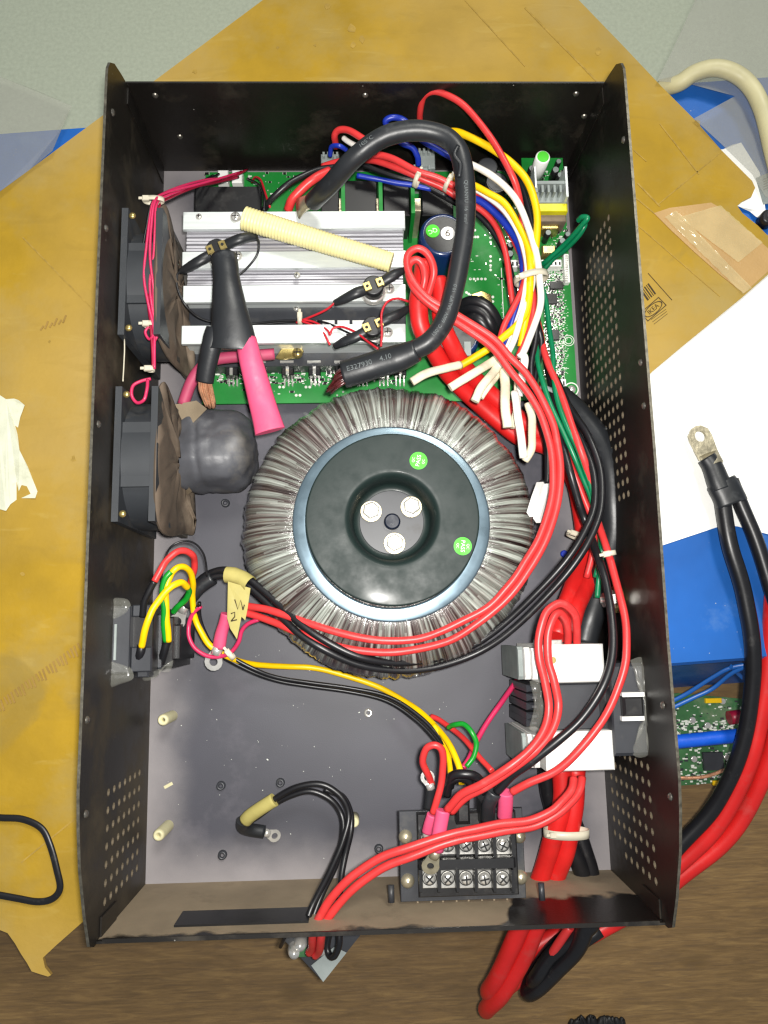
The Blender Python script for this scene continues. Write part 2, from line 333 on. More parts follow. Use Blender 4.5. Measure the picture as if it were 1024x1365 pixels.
# winding: dark red-brown wire under stretched clear film, its sheen painted as pale streaks
def winding():
    m = bpy.data.materials.new('film_wrapped_winding'); m.use_nodes = True; nt = m.node_tree; N = nt.nodes; L = nt.links; b = N['Principled BSDF']
    tc = N.new('ShaderNodeTexCoord'); sx = N.new('ShaderNodeSeparateXYZ'); L.new(tc.outputs['Object'], sx.inputs[0])
    at = N.new('ShaderNodeMath'); at.operation = 'ARCTAN2'; L.new(sx.outputs[1], at.inputs[0]); L.new(sx.outputs[0], at.inputs[1])
    s = N.new('ShaderNodeMath'); s.operation = 'SINE'; L.new(at.outputs[0], s.inputs[0]); c = N.new('ShaderNodeMath'); c.operation = 'COSINE'; L.new(at.outputs[0], c.inputs[0])
    ln = N.new('ShaderNodeVectorMath'); ln.operation = 'LENGTH'; L.new(tc.outputs['Object'], ln.inputs[0])
    q = N.new('ShaderNodeMath'); q.operation = 'MULTIPLY'; q.inputs[1].default_value = .9; L.new(ln.outputs['Value'], q.inputs[0])
    cb = N.new('ShaderNodeCombineXYZ'); L.new(s.outputs[0], cb.inputs[0]); L.new(c.outputs[0], cb.inputs[1]); L.new(q.outputs[0], cb.inputs[2])
    def nz(sc, d=5):
        n = N.new('ShaderNodeTexNoise'); n.inputs['Scale'].default_value = sc; n.inputs['Detail'].default_value = d; n.inputs['Roughness'].default_value = .6; L.new(cb.outputs[0], n.inputs['Vector']); return n.outputs['Fac']
    r = N.new('ShaderNodeValToRGB'); e = r.color_ramp.elements; L.new(nz(34, 5), r.inputs[0])
    e[0].position = .36; e[0].color = (*lin('170e0d'), 1); e[1].position = .7; e[1].color = (*lin('ccd2ca'), 1); e.new(.45).color = (*lin('524b47'), 1); e.new(.54).color = (*lin('7c8179'), 1)
    r2 = N.new('ShaderNodeMapRange'); r2.inputs[1].default_value = .44; r2.inputs[2].default_value = .68; L.new(nz(2.2, 2), r2.inputs[0])
    x = N.new('ShaderNodeMix'); x.data_type = 'RGBA'; L.new(r2.outputs[0], x.inputs[0]); L.new(r.outputs[0], x.inputs[6])
    r3 = N.new('ShaderNodeValToRGB'); e = r3.color_ramp.elements; L.new(nz(46, 5), r3.inputs[0]); e[0].position = .42; e[0].color = (*lin('2a1717'), 1); e[1].position = .72; e[1].color = (*lin('b9b1ad'), 1); e.new(.55).color = (*lin('4f3a39'), 1)
    L.new(r3.outputs[0], x.inputs[7]); L.new(x.outputs[2], b.inputs['Base Color'])
    b.inputs['Roughness'].default_value = .24; b.inputs['Coat Weight'].default_value = 1; b.inputs['Coat Roughness'].default_value = .16
    bp = N.new('ShaderNodeBump'); bp.inputs['Strength'].default_value = .8; bp.inputs['Distance'].default_value = .0008; L.new(nz(55, 4), bp.inputs['Height']); L.new(bp.outputs[0], b.inputs['Normal']); L.new(bp.outputs[0], b.inputs['Coat Normal'])
    return m
M['winding'] = winding()
# ------------------------------------------------------------------ setting
g = MB(); g.sheet([(-150, -150, -12), (150, -150, -12), (150, 27, -12), (-150, 27, -12)], 1); part('wood_floor', g, M['wood'], kind='structure')
g = MB(); g.sheet([(-150, 27, -11.6), (150, 27, -11.6), (150, 160, -11.6), (-150, 160, -11.6)], 1); part('grey_floor', g, M['grey'], kind='structure')
# ------------------------------------------------------------------ blue box, cardboard, papers
bb = thing('blue_box', 'big blue plastic box lying under the cardboard and the white sheet', 'box', P(950, 800, -12))
zt = -.75
top = [P(-400, 205, zt), P(1300, 80, zt), P(1300, 858, zt), P(-400, 985, zt)]
g = MB(); g.prism([(p.x, p.y) for p in top], -3.0, zt, .35); part('lid', g, M['blue'], bb)
cx = sum(p.x for p in top) / 4; cy = sum(p.y for p in top) / 4
low = [Vector((cx + (p.x - cx) * 1.0, p.y - (2.6 if p.y < cy else 1), -12)) for p in top]; up = [Vector((cx + (p.x - cx) * .985, cy + (p.y - cy) * .985, -2.98)) for p in top]
g = MB(); g.add(up + low, [[i, (i + 1) % 4, (i + 1) % 4 + 4, i + 4] for i in range(4)] + [[4, 5, 6, 7]]); part('body', g, M['blue'], bb)

cbx = thing('cardboard_sheet', 'large flattened yellow-brown cardboard carton spread under the steel case', 'cardboard', P(400, 300, -.5))
co = [(450, -75), (350, 0), (205, 108), (135, 155), (0, 255), (-70, 305), (-70, 1226), (0, 1240), (10, 1244), (20, 1258), (28, 1272), (36, 1284), (42, 1295), (54, 1299), (64, 1302), (68, 1300), (60, 1290), (57, 1277), (74, 1261), (108, 1231), (500, 880), (870, 495), (913, 459), (990, 396), (1040, 352), (1070, 330), (1040, 325), (1022, 312), (1010, 300), (990, 284), (983, 274), (990, 268), (1002, 262), (1007, 250), (1003, 241), (962, 200), (925, 158), (882, 115), (832, 62), (772, 0), (700, -75)]
g = MB(); vs, fs = flat2d('curve', polys=[[(P(u, v, -.2).x, P(u, v, -.2).y) for u, v in co]], extrude=.14); g.add([v + Vector((0, 0, -.36)) for v in vs], fs)
for i, f in enumerate(g.f):
    a, b, c = g.v[f[0]], g.v[f[1]], g.v[f[2]]
    if abs((b - a).cross(c - a).normalized().z) < .5: g.m[i] = 1
part('sheet', g, [M['card'], M['cardedge']], cbx)
zc = -.215
g = MB(); g.sheet([P(u, v, zc + .05) for u, v in [(872, 284), (893, 277), (948, 270), (966, 280), (982, 296), (1004, 313), (1026, 333), (1028, 358), (992, 391), (960, 366), (925, 335), (895, 307)]], .05); part('torn_patch', g, M['cardtorn'], cbx)
g = MB(); random.seed(8)
for q in ([(886, 290), (901, 281), (1002, 384), (990, 392)], [(905, 290), (960, 274), (1016, 324), (984, 350)]):
    c4 = [P(u, v, zc + .08) for u, v in q]; na, nb = 34, 8
    b0 = g.add([c4[0].lerp(c4[3], i / na).lerp(c4[1].lerp(c4[2], i / na), j / nb) + Vector((0, 0, .05 + .11 * max(-.3, pnoise(Vector((i * .5, j * .9, q[0][0])))) )) for i in range(na + 1) for j in range(nb + 1)], [[i * (nb + 1) + j, i * (nb + 1) + j + 1, (i + 1) * (nb + 1) + j + 1, (i + 1) * (nb + 1) + j] for i in range(na) for j in range(nb)], 0, True)
part('adhesive_tape', g, M['tape'], cbx)
g = MB()
def strip(g, a, b, wpx, z, mi=0, t=.02):
    A = P(*a, z); B = P(*b, z); d = (B - A).normalized(); n = Vector((-d.y, d.x, 0)) * wpx / 40
    g.sheet([A + n, B + n, B - n, A - n], t, mi)
for a, b, wd in (((878, 272), (962, 202), 1.6), ((850, 244), (880, 275), 2.5), ((846, 262), (872, 284), 2), ((620, 0), (700, 88), 2), ((700, 10), (832, 145), 3), ((880, 165), (932, 232), 2), ((30, 316), (114, 402), 2), ((114, 402), (135, 424), 1.4), ((28, 1150), (108, 1085), 2), ((845, 200), (862, 215), 1.6), ((850, 300), (960, 395), 1.4)):
    strip(g, a, b, wd, zc + .03)
part('crease', g, M['crease'], cbx, kind='stuff')
g = MB()
for k in range(24):                                    # torn staircase of flutes at the left
    t = k / 24; u = -4 + 112 * t; v = 942 - 82 * t
    strip(g, (u, v - 6), (u + 5, v + 6 + 3 * math.sin(k * 2.1)), 2.4, zc + .05)
for k in range(6): strip(g, (54 + k * 6, 440 - k * 2), (58 + k * 6, 434 - k * 2 - k % 2 * 4), 2.5, zc + .05)
part('torn_flutes', g, M['cardedge'], cbx, kind='stuff')
g = MB()                                               # printed bar code, rule and oval mark
for k, wd in enumerate((2.4, 1, 2, .9, 2.8)):
    strip(g, (864 - k * 2.4, 378 + k * 2.0), (874 - k * 2.4, 392 + k * 2.0), wd, zc + .03)
strip(g, (864, 364), (896, 400), .9, zc + .03)
C0 = P(871, 412, zc + .03); Rz = Matrix.Rotation(math.radians(40), 3, 'Z')
el = [(.88 * math.cos(i * math.tau / 28), .36 * math.sin(i * math.tau / 28)) for i in range(28)]
fr = [(-.97, -.43), (.97, -.43), (.97, .43), (-.97, .43)]; fi = [(-.91, -.37), (.91, -.37), (.91, .37), (-.91, .37)]
for polys in ([fr, fi], [el, [(x * .9, y * .84) for x, y in el]]):
    vs, fs = flat2d('curve', polys=polys); g.add([Rz @ v + C0 for v in vs], fs)
text_on(g, 'IKEA', .5, C0, 40)
for k in range(3): strip(g, (868 + k * 2, 426 + k * 3), (888 + k * 1, 412 + k * 3), .6, zc + .03)
part('printed_mark', g, M['ink'], cbx)
g = MB()
for u, v, r in ((470, 38, 7), (483, 52, 5), (470, 60, 4), (797, 68, 5), (420, 60, 2), (66, 455, 2), (370, 63, 2), (60, 905, 3), (98, 612, 4), (437, 8, 4), (30, 765, 3), (260, 95, 3), (930, 164, 4)):
    g.sheet([P(u + r * math.cos(a) * random.uniform(.5, 1.3), v + r * math.sin(a) * random.uniform(.5, 1.3), zc + .02) for a in [i * math.tau / 9 for i in range(9)]], .015)
part('scuff', g, M['crease'], cbx, kind='stuff')

g = MB()
for u, v in [(0, 0)]:
    pts = [(-10, 520), (8, 532), (22, 531), (33, 540), (27, 556), (23, 575), (26, 600), (37, 622), (50, 655), (47, 664), (25, 664), (14, 672), (8, 681), (-10, 676)]
    g.sheet([P(a, b, -.15 + .12 * math.sin(i * 2.3)) for i, (a, b) in enumerate(pts)], .03)
part('tape_scrap', g, M['scrap'], label='crumpled whitish torn tape scrap stuck on the cardboard at the left edge', cat='scrap')
g = MB(); g.sheet([P(u, v, -.62) for u, v in [(850, 430), (1100, 300), (1100, 730), (1024, 712), (985, 702), (967, 699), (880, 728), (840, 740)]], .02)
sh = part('white_sheet', g, M['paper'], label='blank white paper sheet lying under the cable lug right of the case', cat='paper')
g = MB(); g.sheet([P(u, v, -.55 + .2 * (i % 2)) for i, (u, v) in enumerate([(955, 200), (964, 199), (976, 193), (988, 190), (998, 206), (1013, 230), (1016, 256), (1021, 283), (1016, 291), (1008, 289), (1000, 282), (985, 275), (950, 270)])], .02)
part('paper_scrap', g, M['paper'], label='small torn white paper poking out behind the cardboard corner', cat='paper')
bc = thing('barcode_label', 'grey label with black bars at the right picture edge', 'label', P(1020, 255, -.3))
g = MB(); g.sheet([P(u, v, -.3) for u, v in [(1008, 237), (1040, 224), (1046, 268), (1018, 272)]], .1); part('card', g, M['gtext'], bc)
g = MB()
for k in range(5): strip(g, (1018, 239 + k * 3.4), (1030, 234 + k * 3.4), 1.3, -.27)
part('bars', g, M['ink'], bc)
kb = thing('knob', 'round black knob beside the white paper at the right edge', 'knob', P(1023, 291, -.5))
g = MB(); q = P(1023, 291, 0); g.cyl(q.x, q.y, -.6, .35, .58, 28, .12); part('body', g, M['black'], kb)
g = MB(); g.cyl(q.x, q.y, .34, .39, .22, 20); part('cap', g, M['dkgrey'], kb)
g = MB(); g.sheet([P(u, v, .05 + .3 * (i % 2)) for i, (u, v) in enumerate([(-40, 85), (0, 102), (50, 121), (96, 141), (83, 170), (70, 201), (40, 226), (0, 255), (-40, 285)])], .012)
part('plastic_film', g, M['filmflat'], label='clear plastic sheet lying over the blue box at the far left corner', cat='plastic sheet')
g = MB(); g.sheet([P(u, v, z) for u, v, z in [(876, 108, .2), (895, 70, .25), (927, 0, .3), (960, -60, .3), (1100, -60, .3), (1100, 280, .2), (1020, 262, .1), (1003, 232, .1), (962, 192, .1), (925, 158, .1), (980, 128, .3), (920, 112, .2)]], .012)
part('plastic_film', g, M['filmflat'], label='clear plastic sheet under the cream hose at the far right corner', cat='plastic sheet')
g = MB(); g.tube(smooth(path('880,118,-1 905,111,0 925,98,.6 948,91,1 968,93,1.2 988,103,1.2 1004,120,1.2 1015,142,1.2 1022,165,1 1029,195,.8 1040,240,.4'), 8), .62, 16)
part('hose', g, M['hose2'], label='thick cream hose arching over the blue box at the top right', cat='hose')
g = MB(); g.tube(smooth(path('-40,1086,.25 0,1090,.25 30,1092,.3 55,1104,.4 67,1127,.5 76,1160,.5 80,1184,.4 70,1198,.3 50,1202,.25 20,1197,.2 -40,1186,.2'), 8), .22, 10, flat=.55)
part('flat_cable', g, M['rubber'], label='loose black cable loop lying on the cardboard at the lower left', cat='cable')
# ------------------------------------------------------------------ things under the right-hand side
rb = thing('circuit_board', 'dusty green circuit board lying under the blue box edge at the right', 'circuit board', P(945, 985, -11.5))
zr = -10.6; pc = [P(u, v, zr) for u, v in [(840, 928), (905, 924), (994, 932), (1003, 1040), (845, 1052)]]
g = MB(); g.prism([(p.x, p.y) for p in pc], zr - .2, zr); part('board', g, M['pcb2'], rb)
def R3(u, v, r, z1, z0, m, name, parent, n=16, label=None):
    q = P(u, v, z1); g = MB(); g.cyl(q.x, q.y, z0, z1, r, n, r * .12); return part(name, g, m, parent, label)
for u, v, du, dv in ((952, 934, 11, 3), (958, 1044, 7, 3)):
    a = P(u - du, v - dv, zr + .3); b = P(u + du, v + dv, zr + .3); g = MB(); g.box(a.x, b.x, b.y, a.y, zr, zr + .3, .05); part('jumper', g, M['yellow'], rb)
for u, v in ((924, 960), (926, 1012), (964, 935), (944, 967), (970, 1010)): R3(u, v, .25, zr + .25, zr, M['steel'], 'solder_pad', rb)
a = P(972, 957, zr + 1); g = MB(); g.tube([a, a + Vector((.9, .1, 0))], .55, 16); part('coil', g, M['maroon'], rb)
a = P(952, 1015, zr + .4); g = MB(); g.box(a.x - .8, a.x + .8, a.y - .7, a.y + .7, zr, zr + .4, .05); part('chip', g, M['dkgrey'], rb)
g = MB(); random.seed(3)
for k in range(420):
    u = random.uniform(898, 992); v = random.choice([random.uniform(960, 980), random.uniform(1000, 1045), random.uniform(930, 1045)]); q = P(u, v, zr); s = random.uniform(.04, .14)
    g.box(q.x - s, q.x + s, q.y - s * .6, q.y + s * .6, zr, zr + random.uniform(.02, .12), 0, random.choice([0, 0, 1]))
part('small_components', g, [M['silk'], M['dkgrey']], rb, kind='stuff')
g = MB(); g.tube(smooth(path('890,1036,-9.6 920,1037,-9.4 945,1034,-9.2 970,1024,-9.2 990,1012,-9.4'), 6), .14, 8); part('wire', g, M['copper'], rb, 'brown wire')
g = MB(); g.tube(smooth(path('870,992,-4.5 900,989,-4.5 940,985,-4.5 990,980,-4.5 1040,975,-4.5'), 6), .5, 14)
part('blue_tube', g, M['bluet'], label='straight blue tube running out under the right wall over the circuit board', cat='tube')
for lab, s in (('thin blue strap crossing low on the front of the blue box', '880,953,-6 900,942,-5.5 925,930,-5 950,918,-4.5 975,898,-3.5 1000,886,-2.5'), ('thin blue strap running higher toward the right cable', '885,940,-6 915,925,-5.2 950,903,-4 975,890,-3.2 1010,884,-2.4'), ('short blue strap branching down behind the black cable', '974,888,-3 985,899,-4 1002,914,-5')):
    g = MB(); g.tube(smooth(path(s), 6), .16, 8, flat=.5); part('strap', g, M['blue'], label=lab, cat='strap', group='blue straps')
# ------------------------------------------------------------------ the steel case
ch = thing('steel_case', 'open black steel inverter case with perforated side walls and a grey floor', 'case', (0, 0, 0))
HX, HY = 15.0, 24.795
g = MB(); g.box(-HX, HX, -HY, HY, -.15, 0); part('bottom_plate', g, M['plate'], ch)
def side(sgn, wpts, groups):
    out = [(-HY - .25, 0.0)] + wpts + [(HY + .25, 0.0)]
    holes = []
    for y0, y1, z0, z1, dy, dz, shear, mask in groups:
        nz = int(round((z1 - z0) / dz)) + 1; ny = int(round((y1 - y0) / dy)) + 1
        for i in range(nz):
            for j in range(ny):
                z = z0 + i * dz; y = y1 - j * dy + shear * (i % 2) * dy
                if y < y0 - .01 or (mask and not mask(y, z)): continue
                holes.append([(y + .22 * math.cos(a), z + .22 * math.sin(a)) for a in [k * math.tau / 8 for k in range(8)]])
    vs, fs = flat2d('curve', polys=[out] + holes, extrude=.075)
    Mx = Matrix(((0, 0, 1), (1, 0, 0), (0, 1, 0)))
    g = MB(); g.add([Mx @ v + Vector((sgn * (HX + .077), 0, 0)) for v in vs], fs)
    for i, f in enumerate(g.f):
        a, b, c = g.v[f[0]], g.v[f[1]], g.v[f[2]]; n = (b - a).cross(c - a).normalized()
        if abs(n.x) < .5:
            cc = (a + b + c) / 3
            g.m[i] = 1 if any(abs(cc.y - h[0][0] + .2) < .45 and abs(cc.z - h[0][1]) < .45 for h in holes) else 2
    part('side_wall', g, [M['paintL' if sgn < 0 else 'paint'], M['dust_in'], M['edge']], ch)
tail = [(-24.95, 9.3), (-24.7, 9.9), (-23.0, 10.7), (-20.5, 11.6), (-18.5, 12.0), (-16.8, 12.2)]
headp = [(22.6, 12.25), (23.3, 12.2), (23.9, 11.9), (24.4, 11.2), (24.7, 10.0), (24.9, 9.0)]
side(-1, tail + [(-10, 12.2), (0, 12.3), (10, 12.35)] + headp, [(-23.3, -17.6, 2.0, 7.9, .94, .97, 0, None)])
side(1, [(a, b) for a, b in tail] + [(-10, 12.1), (0, 12.3), (10, 12.25)] + headp, [(-23.6, -17.0, 1.4, 7.6, .86, .95, 0, lambda y, z: not (y < -22.9 and z < 3)), (-1.6, 16.2, 1.7, 8.3, 0.80, .80, 0, lambda y, z: y < 8.5 + z * .9 + 4 and (z - 1.7) > (5.0 - y) * .62)])
g = MB(); g.box(-HX + .01, HX - .01, HY, HY + .12, -.15, 9.1); part('back_panel', g, M['paint'], ch)
g = MB(); g.box(-HX + .01, HX - .01, -HY - .12, -HY, -.15, 8.9, 0, 0); g.box(-HX + .01, HX - .01, -HY - .12, -HY, 8.9, 9.0, 0, 1); g.box(-HX + .3, HX - .3, -HY, -HY + .1, 8.86, 9.0, 0, 1); part('front_panel', g, [M['front'], M['paint']], ch)
g = MB(); a = PY(244, 1216, -HY + .05); b = PY(412, 1226, -HY + .05); g.box(a.x, b.x, -HY + .01, -HY + .12, b.z - .2 if b.z < a.z else a.z, max(a.z, b.z) + .35); part('display_slot', g, M['blackx'], ch)
def bent(pts, m, name):
    g = MB(); g.sheet(pts, .04); part(name, g, m, ch)
# corner gussets
for sx in (-1, 1):
    g = MB(); g.box(*sorted((sx * (HX - .01), sx * (HX - .1))), -HY + .02, -HY + 1.0, 6.0, 8.5); part('corner_tab', g, M['paintL'], ch)
    g = MB(); g.box(*sorted((sx * (HX - .01), sx * (HX - .08))), HY - 1.2, HY - .02, .3, 8.8); part('corner_tab', g, M['paint'], ch)
scr = MB(); scr.lathe((0, 0, 0), [(.02, .22), (.12, .2), (.2, .12), (.24, 0)], 14); scr_me = None
def screw(at, axis, parent=ch, m='screwm', name='screw', k=.85):
    g = MB(); R = Vector((0, 0, 1)).rotation_difference(Vector(axis)).to_matrix()
    g.lathe(at, [(0, .16 * k), (.1 * k, .16 * k), (.2 * k, .1 * k), (.25 * k, 0)], 12, M=R); return part(name, g, M[m], parent)
for u, v in ((132, 290), (150, 150), (115, 960), (114, 1085), (124, 560)): p = PX(u, v, -HX + .0); p.z = min(p.z, 11.6); screw(p, (1, 0, 0))
for u, v in ((835, 180), (868, 470), (860, 540), (884, 940), (894, 1062)): p = PX(u, v, HX - .0); p.z = min(p.z, 11.5); screw(p, (-1, 0, 0))
for u, v in ((207, 127), (487, 127), (768, 125), (240, 182), (795, 155)): p = PY(u, v, HY); p.x = max(-14.6, min(14.6, p.x)); screw(p, (0, -1, 0))
for u, v in ((295, 1047), (374, 1043), (505, 1131), (297, 1139), (491, 950), (301, 671)):
    q = P(u, v, 0); g = MB(); g.lathe((q.x, q.y, 0), [(.11, .12), (.13, .3), (.27, .3), (.3, 0)], 14); part('nut', g, M['dkgrey' if u != 491 else 'steel'], ch)
q = P(753, 738, .3); g = MB(); g.cyl(q.x, q.y, 0, .25, .26, 12, .06); part('nut', g, M['bluew'], ch, 'blue nut')
for u, v, u2, v2 in ((217, 960, 229, 953), (211, 1114, 229, 1095)):
    a = P(u, v, 2.4); g = MB(); g.lathe((a.x, a.y, 0), [(.36, 0), (.36, 2.2), (.3, 2.4), (.15, 2.42), (.14, 1.6)], 18); part('standoff', g, M['nylon'], ch)
q = P(472, 1097, 1.6); g = MB(); g.cyl(q.x, q.y, 0, 1.5, .32, 16, .06); part('standoff', g, M['nylon'], ch)
g = MB(); strip(g, (219, 1050), (230, 1044), 4, .04); part('glue_mark', g, M['nylon'], ch)
for u, v in ((522, 1203), (723, 1200)):
    q = PY(u, v, -HY + .3); g = MB(); g.tube([q, q + Vector((0, .9, -.1))], .18, 10); part('stud', g, M['dkgrey'], ch)
# fused glue edges beside the socket and breaker come with those things
# ------------------------------------------------------------------ fans
def fan(label, y0, y1, group='fans screwed to the left wall'):
    t = thing('fan', label, 'fan', (-13.6, (y0 + y1) / 2, .9), group)
    x0, x1, z0, z1 = -14.9, -12.45, 1.3, 9.3; yc = (y0 + y1) / 2; zc2 = (z0 + z1) / 2; R = (y1 - y0) / 2 - .25
    Mx = Matrix(((0, 0, 1), (1, 0, 0), (0, 1, 0)))
    sq = [(y0, z0), (y1, z0), (y1, z1), (y0, z1)]; ci = [(yc + R * math.cos(a), zc2 + R * math.sin(a)) for a in [k * math.tau / 40 for k in range(40)]]
    for xa, xb in ((x0, x0 + .38), (x1 - .38, x1)):
        vs, fs = flat2d('curve', polys=[sq, ci], extrude=(xb - xa) / 2); g = MB(); g.add([Mx @ v + Vector(((xa + xb) / 2, 0, 0)) for v in vs], fs); part('flange', g, M['fan'], t)
    g = MB(); n = 40; vs = []
    for x in (x0 + .3, x1 - .3):
        for rr in (R + .02, R + .22): vs += [(x, yc + rr * math.cos(k * math.tau / n), zc2 + rr * math.sin(k * math.tau / n)) for k in range(n)]
    fs = []
    for a, b in ((0, 2), (1, 3)): fs += [[a * n + k, a * n + (k + 1) % n, b * n + (k + 1) % n, b * n + k] for k in range(n)]
    g.add(vs, fs, 0, True)
    g.box(x0 + .38, x1 - .38, yc - 1.9, yc + 1.9, z1 - .55, z1 - .3); part('barrel', g, M['fan'], t)
    Rx = Matrix.Rotation(math.radians(90), 3, 'Y')
    g = MB(); g.lathe((x0 + .4, yc, zc2), [(0, 0), (1.9, 0), (1.9, 1.5), (1.7, 1.75), (0, 1.8)], 28, M=Rx); part('hub', g, M['fan'], t)
    for k in range(7):
        a = k * math.tau / 7; pts = []
        for i in range(5):
            r = 1.85 + (R - 2.0) * i / 4
            for j, (xx, da) in enumerate(((x0 + .7, .28), (x0 + 1.9, -.18))): pts.append((xx, yc + r * math.cos(a + da), zc2 + r * math.sin(a + da)))
        g = MB(); g.add(pts, [[i * 2, i * 2 + 1, i * 2 + 3, i * 2 + 2] for i in range(4)], 0, True)
        g.add([(p[0] - .12, p[1], p[2]) for p in pts], [[i * 2, i * 2 + 2, i * 2 + 3, i * 2 + 1] for i in range(4)], 0, True); part('blade', g, M['fan'], t)
    for yy in (y0 + .45, y1 - .45):
        screw((x0 + .6, yy, z1 - .1), (0, 0, 1), t, 'brass')
    return t
fan('dusty grey fan nearer the socket, lower of the two on the left wall', -2.75, 5.15)
fan('dusty grey fan nearer the back panel, upper of the two on the left wall', 8.3, 16.3)
# dusty brown felt guards hanging beside the fans
for lab, quad in (('brown dust-caked guard hanging beside the lower fan', [(206, 520, 8.9), (212, 510, 8.2), (228, 548, 5), (246, 590, 2.5), (250, 640, 1), (252, 705, .8), (240, 712, 1.5), (206, 695, 8.6)]),
                  ('brown dust-caked guard hanging beside the upper fan', [(206, 280, 8.9), (214, 276, 8.2), (228, 330, 5), (238, 380, 3), (250, 420, 2), (252, 485, 2), (240, 500, 2.5), (206, 440, 8.8)])):
    g = MB(); pts = [P(q[0] + (9 if q[0] > 207 else 4), q[1], q[2] + .3) for q in quad]; c = sum(pts, Vector()) / len(pts)
    rings = []
    for k, s_ in enumerate((1.0, .8, .55, .3, .08)):
        rings.append([c + (p - c) * s_ + Vector((.4 * pnoise(p * 1.2 + Vector((k, 0, 0))), .2 * pnoise(p * 2), .6 * pnoise(p * 1.6 + Vector((0, k, 0))))) * (1 if k else 0) for p in smooth(pts + [pts[0]], 8)[:-1]])
    n = len(rings[0]); vs = [p for r in rings for p in r]
    fs = [[k * n + i, k * n + (i + 1) % n, (k + 1) * n + (i + 1) % n, (k + 1) * n + i] for k in range(4) for i in range(n)] + [[4 * n + i for i in range(n)]]
    g.add(vs, fs, 0, True); g.add([v - Vector((.12, 0, .12)) for v in vs], [f[::-1] for f in fs], 0, True)
    b2 = len(vs); g.f += [[i, i + b2, (i + 1) % n + b2, (i + 1) % n] for i in range(n)]; g.m += [0] * n; g.sm += [False] * n
    part('dust_guard', g, M['brown'], label=lab, cat='guard', group='dusty guards beside the fans')
# ------------------------------------------------------------------ main board
mb = thing('power_circuit_board', 'large bright green circuit board under the heat sinks and capacitors', 'circuit board', P(600, 400, .9))
ZB = 1.0
def px(u0, v0, u1, v1, z):                 # axis-aligned x/y extent of an image rectangle at height z
    a = P(u0, v0, z); b = P(u1, v1, z); c = P(u0, v1, z); d = P(u1, v0, z)
    return min((a.x + c.x) / 2, (b.x + d.x) / 2), max((a.x + c.x) / 2, (b.x + d.x) / 2), (b.y + c.y) / 2, (a.y + d.y) / 2
def B(g, u0, v0, u1, v1, z0, z1, b=.04, mi=0):
    x0, x1, y0, y1 = px(u0, v0, u1, v1, z1); g.box(x0, x1, y0, y1, z0, z1, b, mi); return g
def bx(name, m, parent, u0, v0, u1, v1, z0, z1, b=.05, label=None):
    g = MB(); B(g, u0, v0, u1, v1, z0, z1, b); return part(name, g, m, parent, label)
x0, x1, y0, y1 = px(272, 229, 700, 536, ZB)
g = MB(); g.box(x0, x1, y0, min(y1, 24.6), ZB - .16, ZB); part('board', g, M['pcb'], mb)
g = MB(); random.seed(5)
def marks(g, n, u0, v0, u1, v1, z, kinds=(0, 1, 2), smin=.04, smax=.16, top=None):
    for k in range(n):
        q = P(random.uniform(u0, u1), random.uniform(v0, v1), z); s = random.uniform(smin, smax); kk = random.choice(kinds)
        if kk == 0: g.box(q.x - s, q.x + s, q.y - s * .35, q.y + s * .35, z, z + .012, 0, 0)
        elif kk == 1:
            h = random.uniform(.05, top or .14); g.box(q.x - s, q.x + s, q.y - s * .5, q.y + s * .5, z, z + h, 0, 1)
            for d in (-1, 1): g.box(q.x + d * s, q.x + d * s * 1.4, q.y - s * .5, q.y + s * .5, z, z + h * .9, 0, 2)
        else: g.cyl(q.x, q.y, z, z + .02, s * .6, 8, 0, 2)
for u0, v0, du, dv, n in ((627, 372, 5, 0, 5), (627, 305, 3, 1, 3), (631, 316, 3, 0, 3), (654, 311, 0, 6, 3), (654, 342, 0, 6, 4), (622, 390, 3, 2, 4), (657, 396, 0, 6, 4), (373, 516, 5, 0, 2), (408, 516, 5, 0, 2), (395, 527, 5, 0, 2), (545, 345, 0, 9, 4), (550, 262, 2, 7, 5)):
    for k in range(n): q = P(u0 + du * k, v0 + dv * k, ZB); g.cyl(q.x, q.y, ZB, ZB + .02, .1, 10, 0, 0)
marks(g, 240, 290, 494, 450, 512, ZB); marks(g, 60, 275, 230, 400, 278, ZB); marks(g, 20, 300, 512, 540, 530, ZB); marks(g, 30, 625, 300, 672, 440, ZB, (0, 2), .04, .1)
marks(g, 60, 470, 488, 530, 512, ZB); marks(g, 90, 668, 235, 700, 520, ZB)
q = P(669, 385, ZB); g.box(q.x, q.x + .06, q.y - 2.6, q.y + 1.6, ZB, ZB + .01)
part('small_components', g, [M['silk'], M['blackx'], M['steel']], mb, kind='stuff')
bx('relay', M['blackx'], mb, 259, 248, 349, 284, ZB, 3.6, .08, 'wide black block')
for u0, u1 in ((428, 452), (459, 503), (511, 546), (562, 604)): bx('relay', M['blackx'], mb, u0, 240, u1, 287, ZB, 4.2, .08)
for u in (457, 507, 550):
    r_ = bx('riser_board', M['pcb'], mb, u - 2, 238, u + 3, 284, ZB, 5.0, 0)
for u in (455, 505, 556): bx('solder_tab', M['tin'], mb, u - 3, 264, u + 5, 281, ZB, 4.6, .03)
for u in (297, 316): 
    bx('white_connector', M['whiteb'], mb, u - 7, 226, u + 7, 243, ZB, 1.9, .08)
for u0, v0, u1, v1 in ((428, 205, 452, 222), (556, 200, 580, 224), (540, 222, 575, 232)):
    g = MB(); B(g, u0, v0, u1, v1, ZB, 3.4, .06)
    for k in range(4): B(g, u0 + 2 + k * (u1 - u0 - 6) / 3, v0 - 3, u0 + 5 + k * (u1 - u0 - 6) / 3, v0 + 3, 3.4, 3.8, .02)
    part('white_connector', g, M['gtext'], mb, 'grey-white pin connector')
